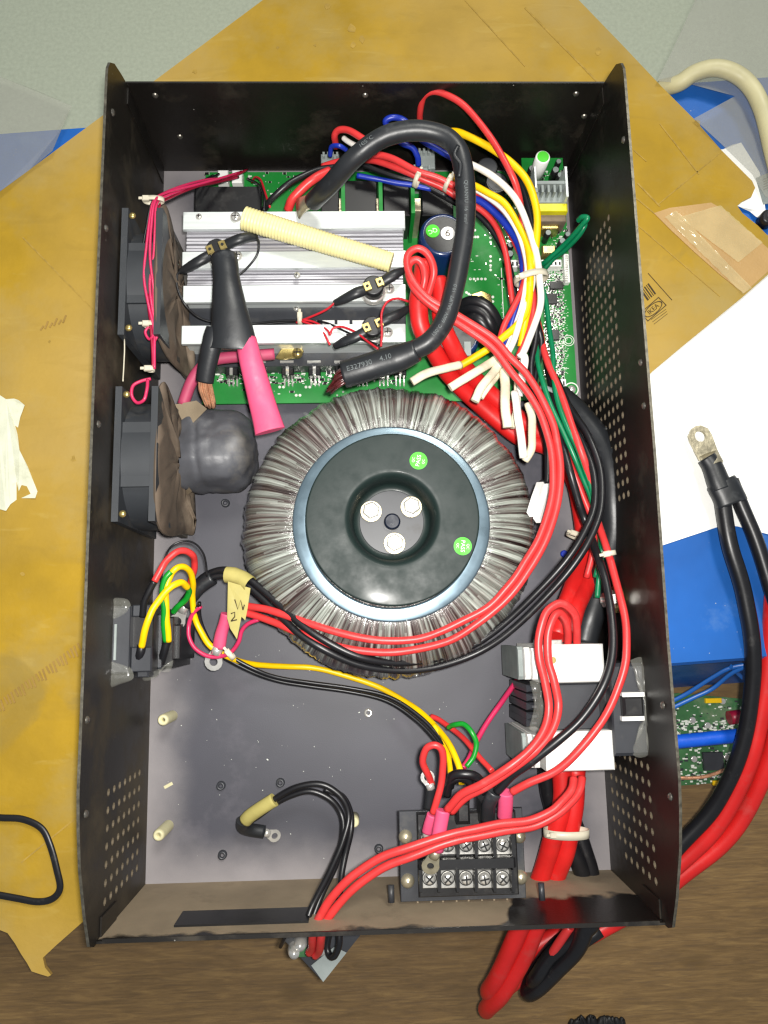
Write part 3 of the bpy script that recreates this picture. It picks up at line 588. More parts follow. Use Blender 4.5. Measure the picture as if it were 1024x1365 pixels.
def capacitor(u, v, r, z, lab, sleeve='capblue', stickers=False):
    q = P(u, v, z); g = MB(); g.lathe((q.x, q.y, 0), [(r, ZB), (r, z - .25), (r - .08, z - .08), (r - .22, z), (r - .3, z - .03)], 36); c = part('capacitor', g, M[sleeve], mb, lab)
    g = MB(); g.cyl(q.x, q.y, z - .1, z - .03, r - .29, 30); part('end_cap', g, M['black'], c)
    if stickers:
        for (uu, vv), m, tx, rot in (((577, 308), 'green', 'QC', 200), ((597, 311), 'whiteb', '6', -10)):
            s = P(uu, vv, z); g = MB(); g.cyl(s.x, s.y, z - .02, z + .02, .46, 24); part('sticker', g, M[m], c, 'green round sticker' if m == 'green' else 'white round sticker numbered 6')
            g = MB(); text_on(g, tx, .42 if m == 'green' else .75, (s.x, s.y, z + .025), rot); part('lettering', g, M['wtext' if m == 'green' else 'ink'], c)
    return c
capacitor(591, 312, 1.55, 5.6, 'navy capacitor with green and white round stickers', stickers=True)
c = capacitor(610, 448, 1.5, 4.2, 'navy capacitor half hidden under the black cable')
bx('cap_mark', M['gtext'], mb, 619, 455, 628, 474, 4.0, 4.22, .02)
for i, (u, v) in enumerate(((642, 398), (391, 469))):
    a = P(u, v, 1.9)
    if i == 0: g = MB(); g.prism([(a.x + x, a.y + y) for x, y in ((-.85, -.6), (-.6, .55), (.1, .8), (.75, .5), (.9, -.6), (.3, -.8))], ZB, 1.5, .05)
    else: a = P(387, 470, 3.2); g = MB(); g.prism([(a.x + x, a.y + y) for x, y in ((-1.0, -.35), (-.6, .3), (0, .48), (.7, .45), (.9, .1), (.6, -.3), (0, -.4), (-.7, -.45))], 3.0, 3.2, .04)
    bp_ = part('terminal_plate', g, M['brass'], mb); a = P(*((642, 398, 1.9) if i == 0 else (396, 469, 3.5)))
    g = MB(); z = 1.5 if i == 0 else 3.2; g.lathe((a.x, a.y, 0), [(0, z + .28), (.2, z + .26), (.32, z + .18), (.36, z)], 16); g.box(a.x - .25, a.x + .25, a.y - .035, a.y + .035, z + .25, z + .31, 0, 1); g.box(a.x - .035, a.x + .035, a.y - .25, a.y + .25, z + .25, z + .312, 0, 1)
    part('screw', g, [M['brass'], M['dark']], bp_)
# black choke of thick cable turns between capacitor and right bundle
ck = thing('choke_coil', 'black choke of thick shiny cable turns beside the brass terminal plate', 'coil', P(640, 430, ZB))
for i, s in enumerate(('612,409,2.2 630,402,3.2 648,408,3.4 660,424,3 668,446,2', '614,416,2 630,411,3 645,418,3.2 655,434,3 662,450,2', '620,428,2.2 634,424,3 646,434,3 654,452,2.4')):
    g = MB(); g.tube(smooth(path(s), 7), .42, 12); part('turn', g, M['rubber'], ck)
# ------------------------------------------------------------------ heat sinks
def sink(label, u0, u1, bands, flat, base, z=5.5):
    t = thing('heat_sink', label, 'heat sink', P((u0 + u1) / 2, base[0], ZB), 'aluminium heat sinks')
    x0, x1, _, _ = px(u0, flat[0][0], u1, flat[0][1], z)
    g = MB()
    for v0, v1 in flat:
        _, _, ya, yb = px(u0, v0, u1, v1, z); g.box(x0, x1, ya, yb, z - .28, z, .03); g.box(x0, x1, (ya + yb) / 2 - .12, (ya + yb) / 2 + .12, 1.05, z - .28)
    part('flange', g, M['alu'], t)
    if bands:
        for v0, v1 in bands:
            _, _, ya, yb = px(u0, v0, u1, v1, z - .5); n = 6
            g = MB(); g.box(x0 + .1, x1 - .1, ya, yb, z - 1.3, z - 1.1); 
            for k in range(n):
                yy = ya + (yb - ya) * (k + .5) / n; w = (yb - ya) / n * .3; g.box(x0 + .12, x1 - .12, yy - w, yy + w, z - 1.1, z - .5 - .08 * (k % 2), .02)
            part('fins', g, M['alufin'], t)
    return t, x0, x1
h1, hx0, hx1 = sink('aluminium heat sink nearest the back panel, under the cream tube', 244, 540, [(306, 335)], [(282, 305), (335, 357)], (300, 0))
h2, _, _ = sink('middle aluminium heat sink carrying the upper thermal switches', 244, 541, [(357.6, 380)], [(380, 402)], (380, 0))
h3, _, _ = sink('single aluminium heat sink bar nearest the transistor row', 242, 541, None, [(433, 457)], (445, 0))
bx('transistor_plate', M['dkgrey'], h2, 252, 403, 541, 432.5, ZB + .1, 3.6, .03, 'dull dark grey base of the sink')
bx('transistor_plate', M['dkgrey'], h3, 251, 457.6, 541, 488, ZB + .1, 2.4, .03, 'dull dark grey ledge')
for u in (458, 478, 438): bx('white_label', M['whiteb'], h2, u - 8, 427, u + 8, 432, 3.6, 3.68, 0)
for u, v, h in ((265, 288, h1), (314, 289, h1), (316, 341, h2), (395, 410, h2), (396, 366, h1), (519, 385, h2), (517, 443, h3)):
    q = P(u, v, 5.6); zz = 5.5
    if (u, v) == (395, 410): q = P(u, v, 3.7); zz = 3.6
    g = MB(); k = .6 if u in (265, 395, 396) else 1; g.lathe((q.x, q.y, 0), [(0, zz + .24 * k), (.2 * k, zz + .24 * k), (.33 * k, zz + .14 * k), (.36 * k, zz)], 16)
    g.box(q.x - .22 * k, q.x + .22 * k, q.y - .03, q.y + .03, zz + .2 * k, zz + .25 * k, 0, 1); g.box(q.x - .03, q.x + .03, q.y - .22 * k, q.y + .22 * k, zz + .2 * k, zz + .252 * k, 0, 1); part('screw', g, [M['steel'], M['dark']], h)
for u in (308, 346, 383, 419, 455, 484, 512, 534):         # transistor row on the board
    v = 490; g = MB(); x0, x1, ya, yb = px(u - 8, v - 7, u + 8, v + 9, 2.2); g.box(x0, x1, ya, yb, ZB + .3, 2.0, .06, 0)
    g.box(x0 - .05, x1 + .05, yb - .12, yb + .02, 1.5, 2.5, 0, 1); g.box((x0 + x1) / 2 - .1, (x0 + x1) / 2 + .1, ya, yb + .1, 2.0, 2.15, 0, 1)
    for k in range(3): xx = x0 + (x1 - x0) * (k + .5) / 3; g.box(xx - .05, xx + .05, ya - .5, ya, ZB, 1.25, 0, 1)
    part('transistor', g, [M['black'], M['steel']], mb)
# ------------------------------------------------------------------ control board along the right wall
cb = thing('control_circuit_board', 'long narrow green control board packed with small parts along the right wall', 'circuit board', P(740, 400, 1.5))
ZC = 1.9
x0, x1, y0, y1 = px(704, 228, 764, 531, ZC); x1 = min(x1, 14.2)
g = MB(); g.box(x0, x1, y0, 24.5, ZC - .16, ZC); part('board', g, M['pcb'], cb)
g = MB(); random.seed(9)
marks(g, 1300, 726, 358, 752, 505, ZC, (0, 1, 2, 2, 0), .035, .1, .16); marks(g, 60, 752, 400, 758, 500, ZC, (0,), .03, .06); marks(g, 90, 712, 300, 756, 352, ZC, (0, 1, 2), .04, .12, .3); marks(g, 50, 715, 228, 756, 240, ZC, (0, 1, 2), .05, .12, .3)
for r in (.22, .36): q = P(758, 454, ZC); g.lathe((q.x, q.y, ZC + .01), [(r, 0), (r + .05, 0)], 16, 0)
part('small_components', g, [M['silk'], M['blackx'], M['steel']], cb, kind='stuff')
for u, v, w_, h_ in ((736, 398, 7, 7), (740, 446, 6, 7), (742, 380, 9, 5)): bx('chip', M['blackx'], cb, u - w_, v - h_, u + w_, v + h_, ZC, ZC + .2, .03)
for u0, v0, u1, v1 in ((722, 346, 749, 355), (742, 505, 755, 516), (681, 346, 692, 356)):
    g = MB(); B(g, u0, v0, u1, v1, ZC, ZC + .7, .04)
    n = 5 if u1 - u0 > 20 else 2
    for k in range(n): uu = u0 + (u1 - u0) * (k + .5) / n; B(g, uu - 1.1, v0 + 3, uu + 1.1, v1 - 2, ZC + .68, ZC + .72, 0, 1)
    part('white_connector', g, [M['whiteb'], M['dark']], cb)
g = MB(); B(g, 752.5, 338, 759, 376, ZC, ZC + .5)
for k in range(12): B(g, 754, 340 + k * 3, 757.5, 341.5 + k * 3, ZC + .5, ZC + .6, 0, 1)
part('pin_header', g, [M['whiteb'], M['steel']], cb)
g = MB()
B(g, 714, 241, 756, 245, ZC, 4.4, .02)
for k in range(6): B(g, 714 + k * 8, 245, 717 + k * 8, 256, ZC, 4.3, .01)
B(g, 714, 256, 756, 270, ZC, 3.6, .02); part('comb_heat_sink', g, M['gtext'], cb)
bx('heat_sink_cheek', M['alu'], cb, 713, 222, 715, 250, ZC, 4.6, 0); bx('heat_sink_cheek', M['alu'], cb, 754, 222, 757, 262, ZC, 4.6, 0)
bx('transformer', M['lemon'], cb, 717, 271, 757, 281.5, ZC, 3.9, .08, 'transformer wrapped in yellow tape'); bx('transformer_core', M['brown'], cb, 719, 282, 755, 295, ZC, 3.4, .06)
bx('coil', M['brass'], cb, 721, 296, 746, 305, ZC, 3.0, .1); bx('coil', M['brass'], cb, 723, 327, 741, 338, ZC, 2.8, .08)
def smallcap(u, v, r, z, m='gtext', s='black', lab=None, parent=cb, zb=ZC):
    q = P(u, v, z); g = MB(); g.cyl(q.x, q.y, zb, z, r, 18, .05); c = part('capacitor', g, M[s], parent, lab)
    g = MB(); g.cyl(q.x, q.y, z - .01, z + .03, r * .82, 18); part('end_cap', g, M[m], c); return c
c = smallcap(724, 209, .5, 4.6, 'green', 'whiteb', 'white-sleeved capacitor with green top')
for u, v, r in ((741, 226, .25), (747, 233, .22), (731, 310, .22), (750, 321, .24), (757, 312, .2), (712, 300, .22), (709, 224, .22), (680, 338, .26), (681, 326, .24), (745, 215, .2)): smallcap(u, v, r, 3.1)
for u, v, r in ((650, 222, .75), (663, 243, .8), (690, 235, .5)): smallcap(u, v, r, 3.6, 'dkgrey', 'black', 'shiny black round capacitor')
g = MB(); q = P(762, 519, ZC); g.lathe((q.x, q.y, 0), [(0, ZC + .2), (.2, ZC + .2), (.3, ZC)], 14); g.lathe((q.x, q.y, ZC + .01), [(.42, 0), (.5, 0)], 18, 1); part('screw', g, [M['steel'], M['silk']], cb)
# ------------------------------------------------------------------ toroidal transformer
ZT = 7.3; tc = P(522, 697, ZT)
to = thing('toroidal_transformer', 'big ring transformer wrapped in clear film with dark bolted centre washer', 'transformer', (tc.x, tc.y, 0))
random.seed(4); NA = 760
amp = [random.uniform(-1, 1) for _ in range(NA)]
def ridge(a, k):
    i = a / math.tau * NA; v = amp[int(i) % NA]
    lo = pnoise(Vector((math.cos(a) * 4, math.sin(a) * 4, k * .12))) * .16 + pnoise(Vector((math.cos(a) * 22, math.sin(a) * 19, k * .12))) * .17
    wgt = 1.0 if k > 3 else .55
    return (v * .03 + lo * .8) * wgt * (1 if k > 1 else .3), (v * .02 + lo * .55) * (.6 if k < 8 else .2) * (1 if k > 1 else .3)
prof = [(2.6, 6.6), (4.2, 7.2), (5.3, 7.35), (6.2, 7.35), (7.1, 7.15), (7.9, 6.75), (8.55, 6.1), (9.0, 5.3), (9.25, 4.3), (9.3, 3.3), (9.15, 2.3), (8.7, 1.3), (7.9, .5), (6.8, .1), (4, .1)]
g = MB(); g.lathe((tc.x, tc.y, 0), prof, NA, disp=ridge); part('winding', g, M['winding'], to)
g = MB()                                               # loose streaks of glossy film over the winding
for k in range(110):
    a = random.uniform(0, math.tau); da = random.uniform(-.02, .02); r0 = random.uniform(5.7, 7); r1 = r0 + random.uniform(1, 3); w_ = random.uniform(.003, .012)
    pr = []
    for j in range(7):
        r = r0 + (r1 - r0) * j / 6; r = min(r, 9.2)
        z = 7.42 if r < 6.4 else 7.42 - (r - 6.4) ** 2 * .31
        aa = a + da * j / 6; up_ = .06 * math.sin(j * 1.1 + k)
        pr += [(tc.x + r * math.cos(aa - w_), tc.y + r * math.sin(aa - w_), z + .02), (tc.x + r * math.cos(aa), tc.y + r * math.sin(aa), z + .06 + up_ * .4), (tc.x + r * math.cos(aa + w_), tc.y + r * math.sin(aa + w_), z + .02)]
    g.add(pr, [[j * 3 + q, j * 3 + q + 1, j * 3 + q + 4, j * 3 + q + 3] for j in range(6) for q in range(2)], 0, True)
part('film_wrap', g, M['filmgloss'], to, kind='stuff')
g = MB(); g.lathe((tc.x, tc.y, 0), [(5.86, 7.3), (5.86, 7.42), (5.82, 7.46), (5.75, 7.475), (5.5, 7.49), (5.3, 7.5), (5.15, 7.505), (5.05, 7.505), (5.0, 7.4)], 96); part('dished_ring', g, M['ring'], to)
g = MB(); dc = P(523.5, 691, 7.9); ox, oy = dc.x, dc.y
g.lathe((ox, oy, 0), [(5.12, 7.6), (5.12, 7.86), (5.1, 7.9), (5.06, 7.92), (5.0, 7.925), (4, 7.93), (3.0, 7.93), (2.85, 7.925), (2.75, 7.9), (2.64, 7.82), (2.52, 7.66), (2.44, 7.4), (2.38, 7.0), (2.33, 6.6), (2.26, 6.42), (2.1, 6.33), (2.0, 6.3), (1.9, 6.3), (0, 6.3)], 96); ds = part('washer', g, M['disc'], to)
g = MB(); g.cyl(ox, oy, 6.29, 6.36, 1.95, 60, .02); part('recess_plate', g, M['dkgrey'], to)
for u, v in ((495, 680), (549, 674), (526.5, 723)):
    q = P(u, v, 6.9); g = MB(); g.cyl(q.x, q.y, 6.35, 6.43, .66, 28, .02); bo = part('bolt_washer', g, M['tin'], to)
    g = MB(); g.cyl(q.x, q.y, 6.43, 6.93, .54, 6, .07, a0=random.uniform(0, 1)); part('hex_bolt', g, M['steel'], bo)
q = P(523, 695, 6.7); g = MB(); g.cyl(q.x, q.y, 6.3, 6.75, .5, 24, .08); g.cyl(q.x, q.y, 6.74, 6.78, .2, 6, 0); part('centre_post', g, M['navy'], to)
for i, (u, v, rot) in enumerate(((558, 614, 78), (617, 728, -96))):
    q = P(u, v, 7.95); poly = [(q.x + .53 * math.cos(a), q.y + .53 * math.sin(a)) for a in [k * math.tau / 36 for k in range(36)]]
    if i == 1: poly = [(x, y) for x, y in poly if math.hypot(x - ox, y - oy) < 5.02]
    g = MB(); g.prism(poly, 7.92, 7.94); st = part('sticker', g, M['green'], to, 'round green check sticker')
    g = MB(); text_on(g, 'PASS', .34, (q.x, q.y, 7.945), rot); R = Matrix.Rotation(math.radians(rot), 3, 'Z')
    o = R @ Vector((0, .3, 0)); text_on(g, 'QC', .22, (q.x + o.x, q.y + o.y, 7.945), rot); o = R @ Vector((0, -.3, 0)); text_on(g, 'QC', .2, (q.x + o.x, q.y + o.y, 7.945), rot)
    if i == 1: g.f, g.m, g.sm = zip(*[(f, a, b) for f, a, b in zip(g.f, g.m, g.sm) if all(math.hypot(g.v[k].x - ox, g.v[k].y - oy) < 5.0 for k in f)])
    part('lettering', g, M['wtext'], st)
# ------------------------------------------------------------------ cream corrugated tube
A = P(326, 291, 6.6); Bq = P(522, 350, 6.6); N = 190; pts = []; rs = []
for i in range(N + 1):
    t = i / N; pts.append(A.lerp(Bq, t) + Vector((0, 0, .0))); rs.append((.74 - .12 * t) * (1 + (.045 if i % 4 < 2 else -.02)))
g = MB(); g.tube(pts, rs, 20, flat=.9, up=(0, 0, 1)); part('corrugated_tube', g, M['hose'], label='cream corrugated sleeve lying diagonally across the heat sinks', cat='sleeve')
# ------------------------------------------------------------------ thermal switches
def tswitch(u, v, lab, ang, arms, zb=5.5):
    q = P(u, v, zb + .8); t = thing('thermal_switch', lab, 'thermal switch', (q.x, q.y, zb), 'thermal switches on the heat sinks')
    g = MB(); g.lathe((q.x, q.y, zb), [(0, .3), (.75, .3), (.8, .22), (.8, .05), (.84, 0)], 28); part('flange', g, M['steel'], t)
    g = MB(); g.cyl(q.x, q.y, zb + .28, zb + 1.15, .66, 28, .06); part('body', g, M['black'], t)
    ca, sa = math.cos(math.radians(ang)), math.sin(math.radians(ang))
    Mx = Matrix(((ca, -sa, 0), (sa, ca, 0), (0, 0, 1)))
    for d in (-1, 1):
        g = MB(); Mt = Matrix.Translation((q.x, q.y, 0)) @ Mx.to_4x4(); g.box(d * .42 - .22, d * .42 + .22, -.28, .28, zb + 1.15, zb + 1.3, .02, 0, Mt); g.cyl(d * .42, 0, zb + 1.29, zb + 1.33, .1, 10, 0, 1, Mt); part('tab', g, [M['brass'], M['dark']], t)
    for s in arms:
        p = smooth(path(s), 6); n = len(p)
        g = MB(); g.tube(p, [.34 + .08 * math.sin(3.1 * k / n) - .16 * (k / n) + .02 * pnoise(p[k] * 3) for k in range(n)], 12, flat=.75, up=(0, 0, 1)); part('heat_shrink', g, M['shrink'], t)
tswitch(290, 334, 'thermal switch sitting on the sink above the black heat-shrink joint', 22, ('300,327,6.3 316,320,6.6 330,316,6.5 343,316,6.2', '280,340,6.4 266,348,6.5 252,356,6.2 240,362,5.8'))
tswitch(498, 383, 'thermal switch sitting on the middle sink at the end of the cream tube', 20, ('488,386,6.4 474,391,6.5 460,398,6.2 446,404,5.8', '506,378,6.4 518,371,6.6 530,364,6.6 538,360,6.3'))
tswitch(497, 437, 'thermal switch sitting on the last sink bar beside the black cable', 22, ('488,442,6.4 474,449,6.3 458,456,6 446,462,5.6', '506,431,6.4 520,424,6.4 534,417,6.2 546,410,5.8'))
# ------------------------------------------------------------------ black Y joint, pink sleeves, taped choke
yj = thing('cable_joint', 'black heat-shrunk Y joint with copper strands and a bright pink sleeve', 'cable joint', P(310, 420, 7))
g = MB(); g.tube(smooth(path('299,343,8.6 301,360,8.8 303,385,8.9 306,412,8.8 309,436,8.6 311,458,8.4 311,466,8.3'), 6), [.8 + .82 * max(0, (k - 8) / 28) ** 1.1 for k in range(37)], 20, flat=[.85 - .45 * k / 36 for k in range(37)], up=(0, 0, 1)); part('trunk', g, M['shrink'], yj)
g = MB(); g.tube(smooth(path('289,440,8.4 283,458,8.3 279,475,8 275,495,7.6 273,509,7.3'), 6), [.66, .66, .66, .66, .66, .64] + [.62 - .004 * k for k in range(19)], 16, flat=.8, up=(0, 0, 1)); part('left_leg', g, M['shrink'], yj)
g = MB(); random.seed(2)
for k in range(26):
    a = random.uniform(-9, 9); b_ = random.uniform(-.3, .3)
    g.tube(smooth([P(273 + a * .9, 507, 7.3 + b_), P(275 + a, 522 + random.uniform(-2, 2), 6.6 + b_), P(281 + a * .7, 541 + random.uniform(-4, 3), 5.5 + b_)], 5), .07, 6)
part('copper_strands', g, M['copper'], yj)
g = MB(); g.tube(smooth(path('328,452,8.5 333,475,8.5 341,505,8.2 349,535,7.9 356,560,7.9 360,575,7.9'), 6), [.62 + .3 * k / 30 for k in range(31)], 16, flat=[.65 - .3 * k / 30 for k in range(31)], up=(0, 0, 1)); part('pink_sleeve', g, M['pink'], yj)
g = MB(); g.tube(smooth(path('366,472,4.6 340,474,4.7 310,476,4.7 285,480,4.7 268,491,4.6 255,510,4.4 244,540,4.2'), 6), .38, 14); part('pink_tube', g, M['pinkd'], label='pink sleeve tube running behind the black Y joint to the choke', cat='sleeve')
q = P(284, 600, 3.4)
tk = thing('wrapped_choke', 'dull grey-black wrapped choke lump between lower fan and ring transformer', 'choke', (q.x, q.y, 0))
g = MB(); n1, n2 = 96, 60; vs = []
for i in range(n2 + 1):
    th = math.pi * i / n2
    for j in range(n1):
        ph = math.tau * j / n1; x, y, z = math.sin(th) * math.cos(ph), math.sin(th) * math.sin(ph), math.cos(th)
        e = (abs(x) ** 2.7 + abs(y) ** 2.7 + abs(z) ** 2.6) ** (-1 / 2.7); d = 1 + .13 * pnoise(Vector((x, y, z)) * 1.6) + .035 * pnoise(Vector((x, y * 1.6, z)) * 3) - .035 * math.exp(-((x + .25 + .1 * y) / .05) ** 2) + .006 * pnoise(Vector((x, y, z)) * 9)
        vs.append((q.x + 2.95 * x * e * d, q.y + 2.62 * y * e * d, 2.75 + 2.6 * z * e * d))
g.add(vs, [[i * n1 + j, i * n1 + (j + 1) % n1, (i + 1) * n1 + (j + 1) % n1, (i + 1) * n1 + j][::-1] for i in range(n2) for j in range(n1)], 0, True); part('wrap', g, M['wrapm'], tk)
g = MB(); g.sheet([P(*p_) for p_ in ((228, 540, 4.3), (262, 534, 4.9), (276, 545, 5.2), (246, 575, 4.6), (236, 600, 3.6), (228, 590, 3.4))], .04); part('dusty_flap', g, M['dusty'], tk)
g = MB(); g.sheet([P(*p_) for p_ in ((227, 618, 3), (242, 634, 4), (256, 655, 4), (250, 660, 3), (236, 648, 2.5), (226, 630, 2.5))], .04); part('dusty_flap', g, M['dusty'], tk)
# ------------------------------------------------------------------ cables
def cable(s, r, m, label, cat='cable', name='cable', group=None, n=10, du=0, dv=0, dz=0, flat=1.0, per=7, parts=None):
    p = smooth(path(s, du, dv, dz), per); N_ = len(p); sd_ = len(label) * .37
    p = [q + Vector((pnoise(Vector((i * .11, sd_, 0))), pnoise(Vector((i * .11, sd_, 9))), pnoise(Vector((i * .11, sd_, 5))) * .6)) * min(.11, r * .3) * min(1, i / 5, (N_ - 1 - i) / 5) for i, q in enumerate(p)]
    if not isinstance(r, list): r = [r * (1 + .05 * pnoise(Vector((i * .17, sd_, 3)))) for i in range(N_)]
    if not parts:
        g = MB(); g.tube(p, r, n, flat=flat); return part(name, g, M[m], label=label, cat=cat, group=group), p
    t = thing(name, label, cat, p[0], group); g = MB(); g.tube(p, r, n, flat=flat); part('insulation', g, M[m], t); return t, p
def print_along(parent, pts, r, text, size, t0, m='faint', side_=0.0, flip=False):
    vs, fs = flat2d('text', text=text, size=size); L = [0]
    for a, b in zip(pts, pts[1:]): L.append(L[-1] + (b - a).length)
    tot = L[-1]; g = MB(); out = []
    for v in vs:
        d = max(0, min(tot - .001, t0 * tot + (-v.x if flip else v.x))); i = 0
        while i < len(L) - 2 and L[i + 1] < d: i += 1
        f = (d - L[i]) / (L[i + 1] - L[i]); c = pts[i].lerp(pts[i + 1], f); T = (pts[min(i + 2, len(pts) - 1)] - pts[max(i - 1, 0)]).normalized()
        n = Vector((0, 0, 1)); n = (n - T * n.dot(T)).normalized(); s_ = T.cross(n); rr = (r[i] if isinstance(r, list) else r) + .015
        a = ((v.y if flip else -v.y) / rr) + side_; out.append(c + n * rr * math.cos(a) + s_ * rr * math.sin(a))
    g.add(out, fs); part('printed_lettering', g, M[m], parent)
def lug(parent, a, b, r=.33, hole=.17, name='cable_lug', m='steel'):    # ring lug: barrel from a towards b, ring at b
    d = (b - a); L = d.length; d.normalize(); s_ = Vector((-d.y, d.x, 0)).normalized(); up_ = d.cross(s_)
    Mx = Matrix((( d.x, s_.x, up_.x, b.x), (d.y, s_.y, up_.y, b.y), (d.z, s_.z, up_.z, b.z), (0, 0, 0, 1)))
    out = [(r * math.cos(t), r * math.sin(t)) for t in [math.radians(k) for k in range(-125, 126, 25)]] + [(-L * .6, r * .62), (-L * .6, -r * .62)]
    vs, fs = flat2d('curve', polys=[out, [(hole * math.cos(k * math.tau / 14), hole * math.sin(k * math.tau / 14)) for k in range(14)]], extrude=.05)
    g = MB(); g.add([Mx @ v for v in vs], fs); g.tube([a, b - d * L * .5], r * .62, 12); part(name, g, M[m], parent)
def tie(u, v, z, r, ang, label, head=True, rz=None, t=.05, w=.14, m='tie'):
    c = P(u, v, z); th = thing('cable_tie', label, 'cable tie', (c.x, c.y, c.z - r), 'nylon cable ties'); a = math.radians(ang)
    ax = Vector((math.cos(a), math.sin(a), 0)); sd = Vector((-math.sin(a), math.cos(a), 0)); n = 26; vs = []; rz = rz or r
    for k in range(n):
        q = math.tau * k / n; d = sd * math.cos(q) * r + Vector((0, 0, 1)) * math.sin(q) * rz; dn = d.normalized()
        for e, o in ((-w, 0), (w, 0), (w, t), (-w, t)): vs.append(c + d + dn * o + ax * e)
    g = MB(); g.add(vs, [[k * 4 + i, k * 4 + (i + 1) % 4, ((k + 1) % n) * 4 + (i + 1) % 4, ((k + 1) % n) * 4 + i] for k in range(n) for i in range(4)], 0, True); part('strap', g, M[m], th)
    if head:
        g = MB(); hc = c + sd * r * .7 + Vector((0, 0, rz * .75)); Mt = Matrix.Translation(hc) @ Matrix.Rotation(a, 4, 'Z'); g.box(-.17, .17, -.2, .2, -.12, .12, .05, 0, Mt); g.box(-.08, .08, .18, .42, 0, .05, 0, 0, Mt); part('head', g, M[m], th)
RR = 'red cables around the ring transformer'
# big black looping cable
s_ = '418,268,7 430,256,8.5 444,242,9.5 473,210,11 511,183,11.6 552,174,11.8 588,180,11.8 609,197,11.8 618,226,11.6 621,264,11.2 620,305,10.8 613,349,10.4 606,385,10.2 594,425,10 573,455,9.8 540,472,9.4'
p = smooth(path(s_), 8); t = thing('black_power_cable', 'thick black looping cable with printed sleeve over heat sinks and transformer', 'cable', p[0])
rs = [.58 + .03 * pnoise(q * .8) for q in p]; g = MB(); g.tube(p, rs, 20); part('insulation', g, M['shrink'], t)
print_along(t, p, .6, 'QUANYU  16  mm²', .3, .60, side_=.1); print_along(t, p, .6, '105°C', .34, .24)
print_along(t, p, .6, '150°C  600V  SALIPT  10.0', .3, .86, flip=True)
k0 = [q for q in range(len(p)) if abs(q - len(p) * .42) < 3][0]
g = MB(); g.tube(smooth([P(611, 194, 12.45), P(606, 206, 12.4), P(614, 218, 12.3), P(612, 236, 12.1)], 5), .12, 8, flat=.6); part('sleeve_seam', g, M['shrink'], t)
ps = smooth(path('556,467,9.7 532,477,9.3 505,485,9 480,493,8.8 458,499,8.6'), 7); rs = [.66 + .16 * min(1, k / 8) for k in range(len(ps))]
g = MB(); g.tube(ps, rs, 20, flat=.85, up=(0, 0, 1)); part('end_sleeve', g, M['shrink'], t); print_along(t, ps, .74, 'E327930    4.10', .44, .62, flip=True)
g = MB(); random.seed(6)
for k in range(30):
    a = random.uniform(-13, 13); z = random.uniform(-.45, .45); g.tube(smooth([P(461, 499 + a * .8, 8.6 + z), P(449, 507 + a * .8, 8.4 + z), P(440 + random.uniform(-5, 5), 519 + a * .4, 7.5 + z)], 5), .09, 6)
part('winding_leads', g, M['magwire'], t)
a = P(404, 271, 6.3); b = P(420, 264, 7.0); g = MB(); g.tube([P(398, 278, 5.8), P(404, 273, 6.2), P(412, 269, 6.6), P(422, 265, 7.2)], [.75, .6, .48, .5], 16, flat=[.25, .4, .8, 1]); part('cable_lug', g, M['tin'], t)
# fat red supply pair from loop, under the bundle and into the breaker
F1 = '566,350,7.5 560,385,7.5 558,410,7.3 563,440,6.9 580,470,6 605,505,4.4 640,540,3.2 690,582,2.6 735,600,2.4 762,635,2.2 775,680,2.2 778,730,2.4 768,772,3.4 752,812,5 742,849,6'
F2 = '584,372,7.4 588,400,7.3 588,425,7 600,455,6.3 620,490,5 650,520,3.6 695,560,2.8 735,590,2.4 772,625,2.3 789,680,2.3 792,730,2.6 784,775,3.6 768,812,5 758,848,5.8'
cable(F1, .58, 'redfat', 'fat red cable from the upper loop, left of two passing under the bundle', 'cable', 'battery_cable', 'fat red cables', 16)
cable(F2, .56, 'redfat', 'fat red cable from the upper loop, right of two passing under the bundle', 'cable', 'battery_cable', 'fat red cables', 16)
# the loop of paired red cables and the sweep around the transformer
S1 = '570,395,8.0 579,365,8.7 573,342,9 557,331,9.1 544,341,9 545,362,8.9 556,382,8.8 574,400,8.7 598,414,8.6 628,432,8.6 660,454,8.6 681,477,8.6 702,499,8.6 722,531,8.6 736,562,8.6 744,592,8.6 747,625,8.6 743,670,8.6 732,709,8.6 712,749,8.5 690,782,8.4 665,809,8.2 636,832,8 598,854,7.7 555,866,7.4 505,870,7.2 452,862,7 395,842,6.6 363,828,6 330,818,5.4 306,816,5'
S2 = '560,400,8.0 567,372,8.6 563,352,8.8 553,346,8.9 545,356,8.8 549,378,8.7 564,398,8.6 590,418,8.5 620,438,8.5 648,457,8.5 667,477,8.5 685,500,8.5 706,527,8.5 723,558,8.5 733,592,8.5 738,625,8.5 735,665,8.5 718,718,8.5 697,754,8.4 677,782,8.3 655,806,8.2 625,824,8 590,841,7.8 551,852,7.6 505,854,7.5 453,844,7.3 413,831,7 363,814,6.3 333,808,5.7 318,806,5.2'
cable(S1, .225, 'red', 'outer red cable of the pair sweeping from the upper loop around the transformer', group=RR, n=12)
cable(S2, .225, 'red', 'inner red cable of the pair sweeping from the upper loop around the transformer', group=RR, n=12)
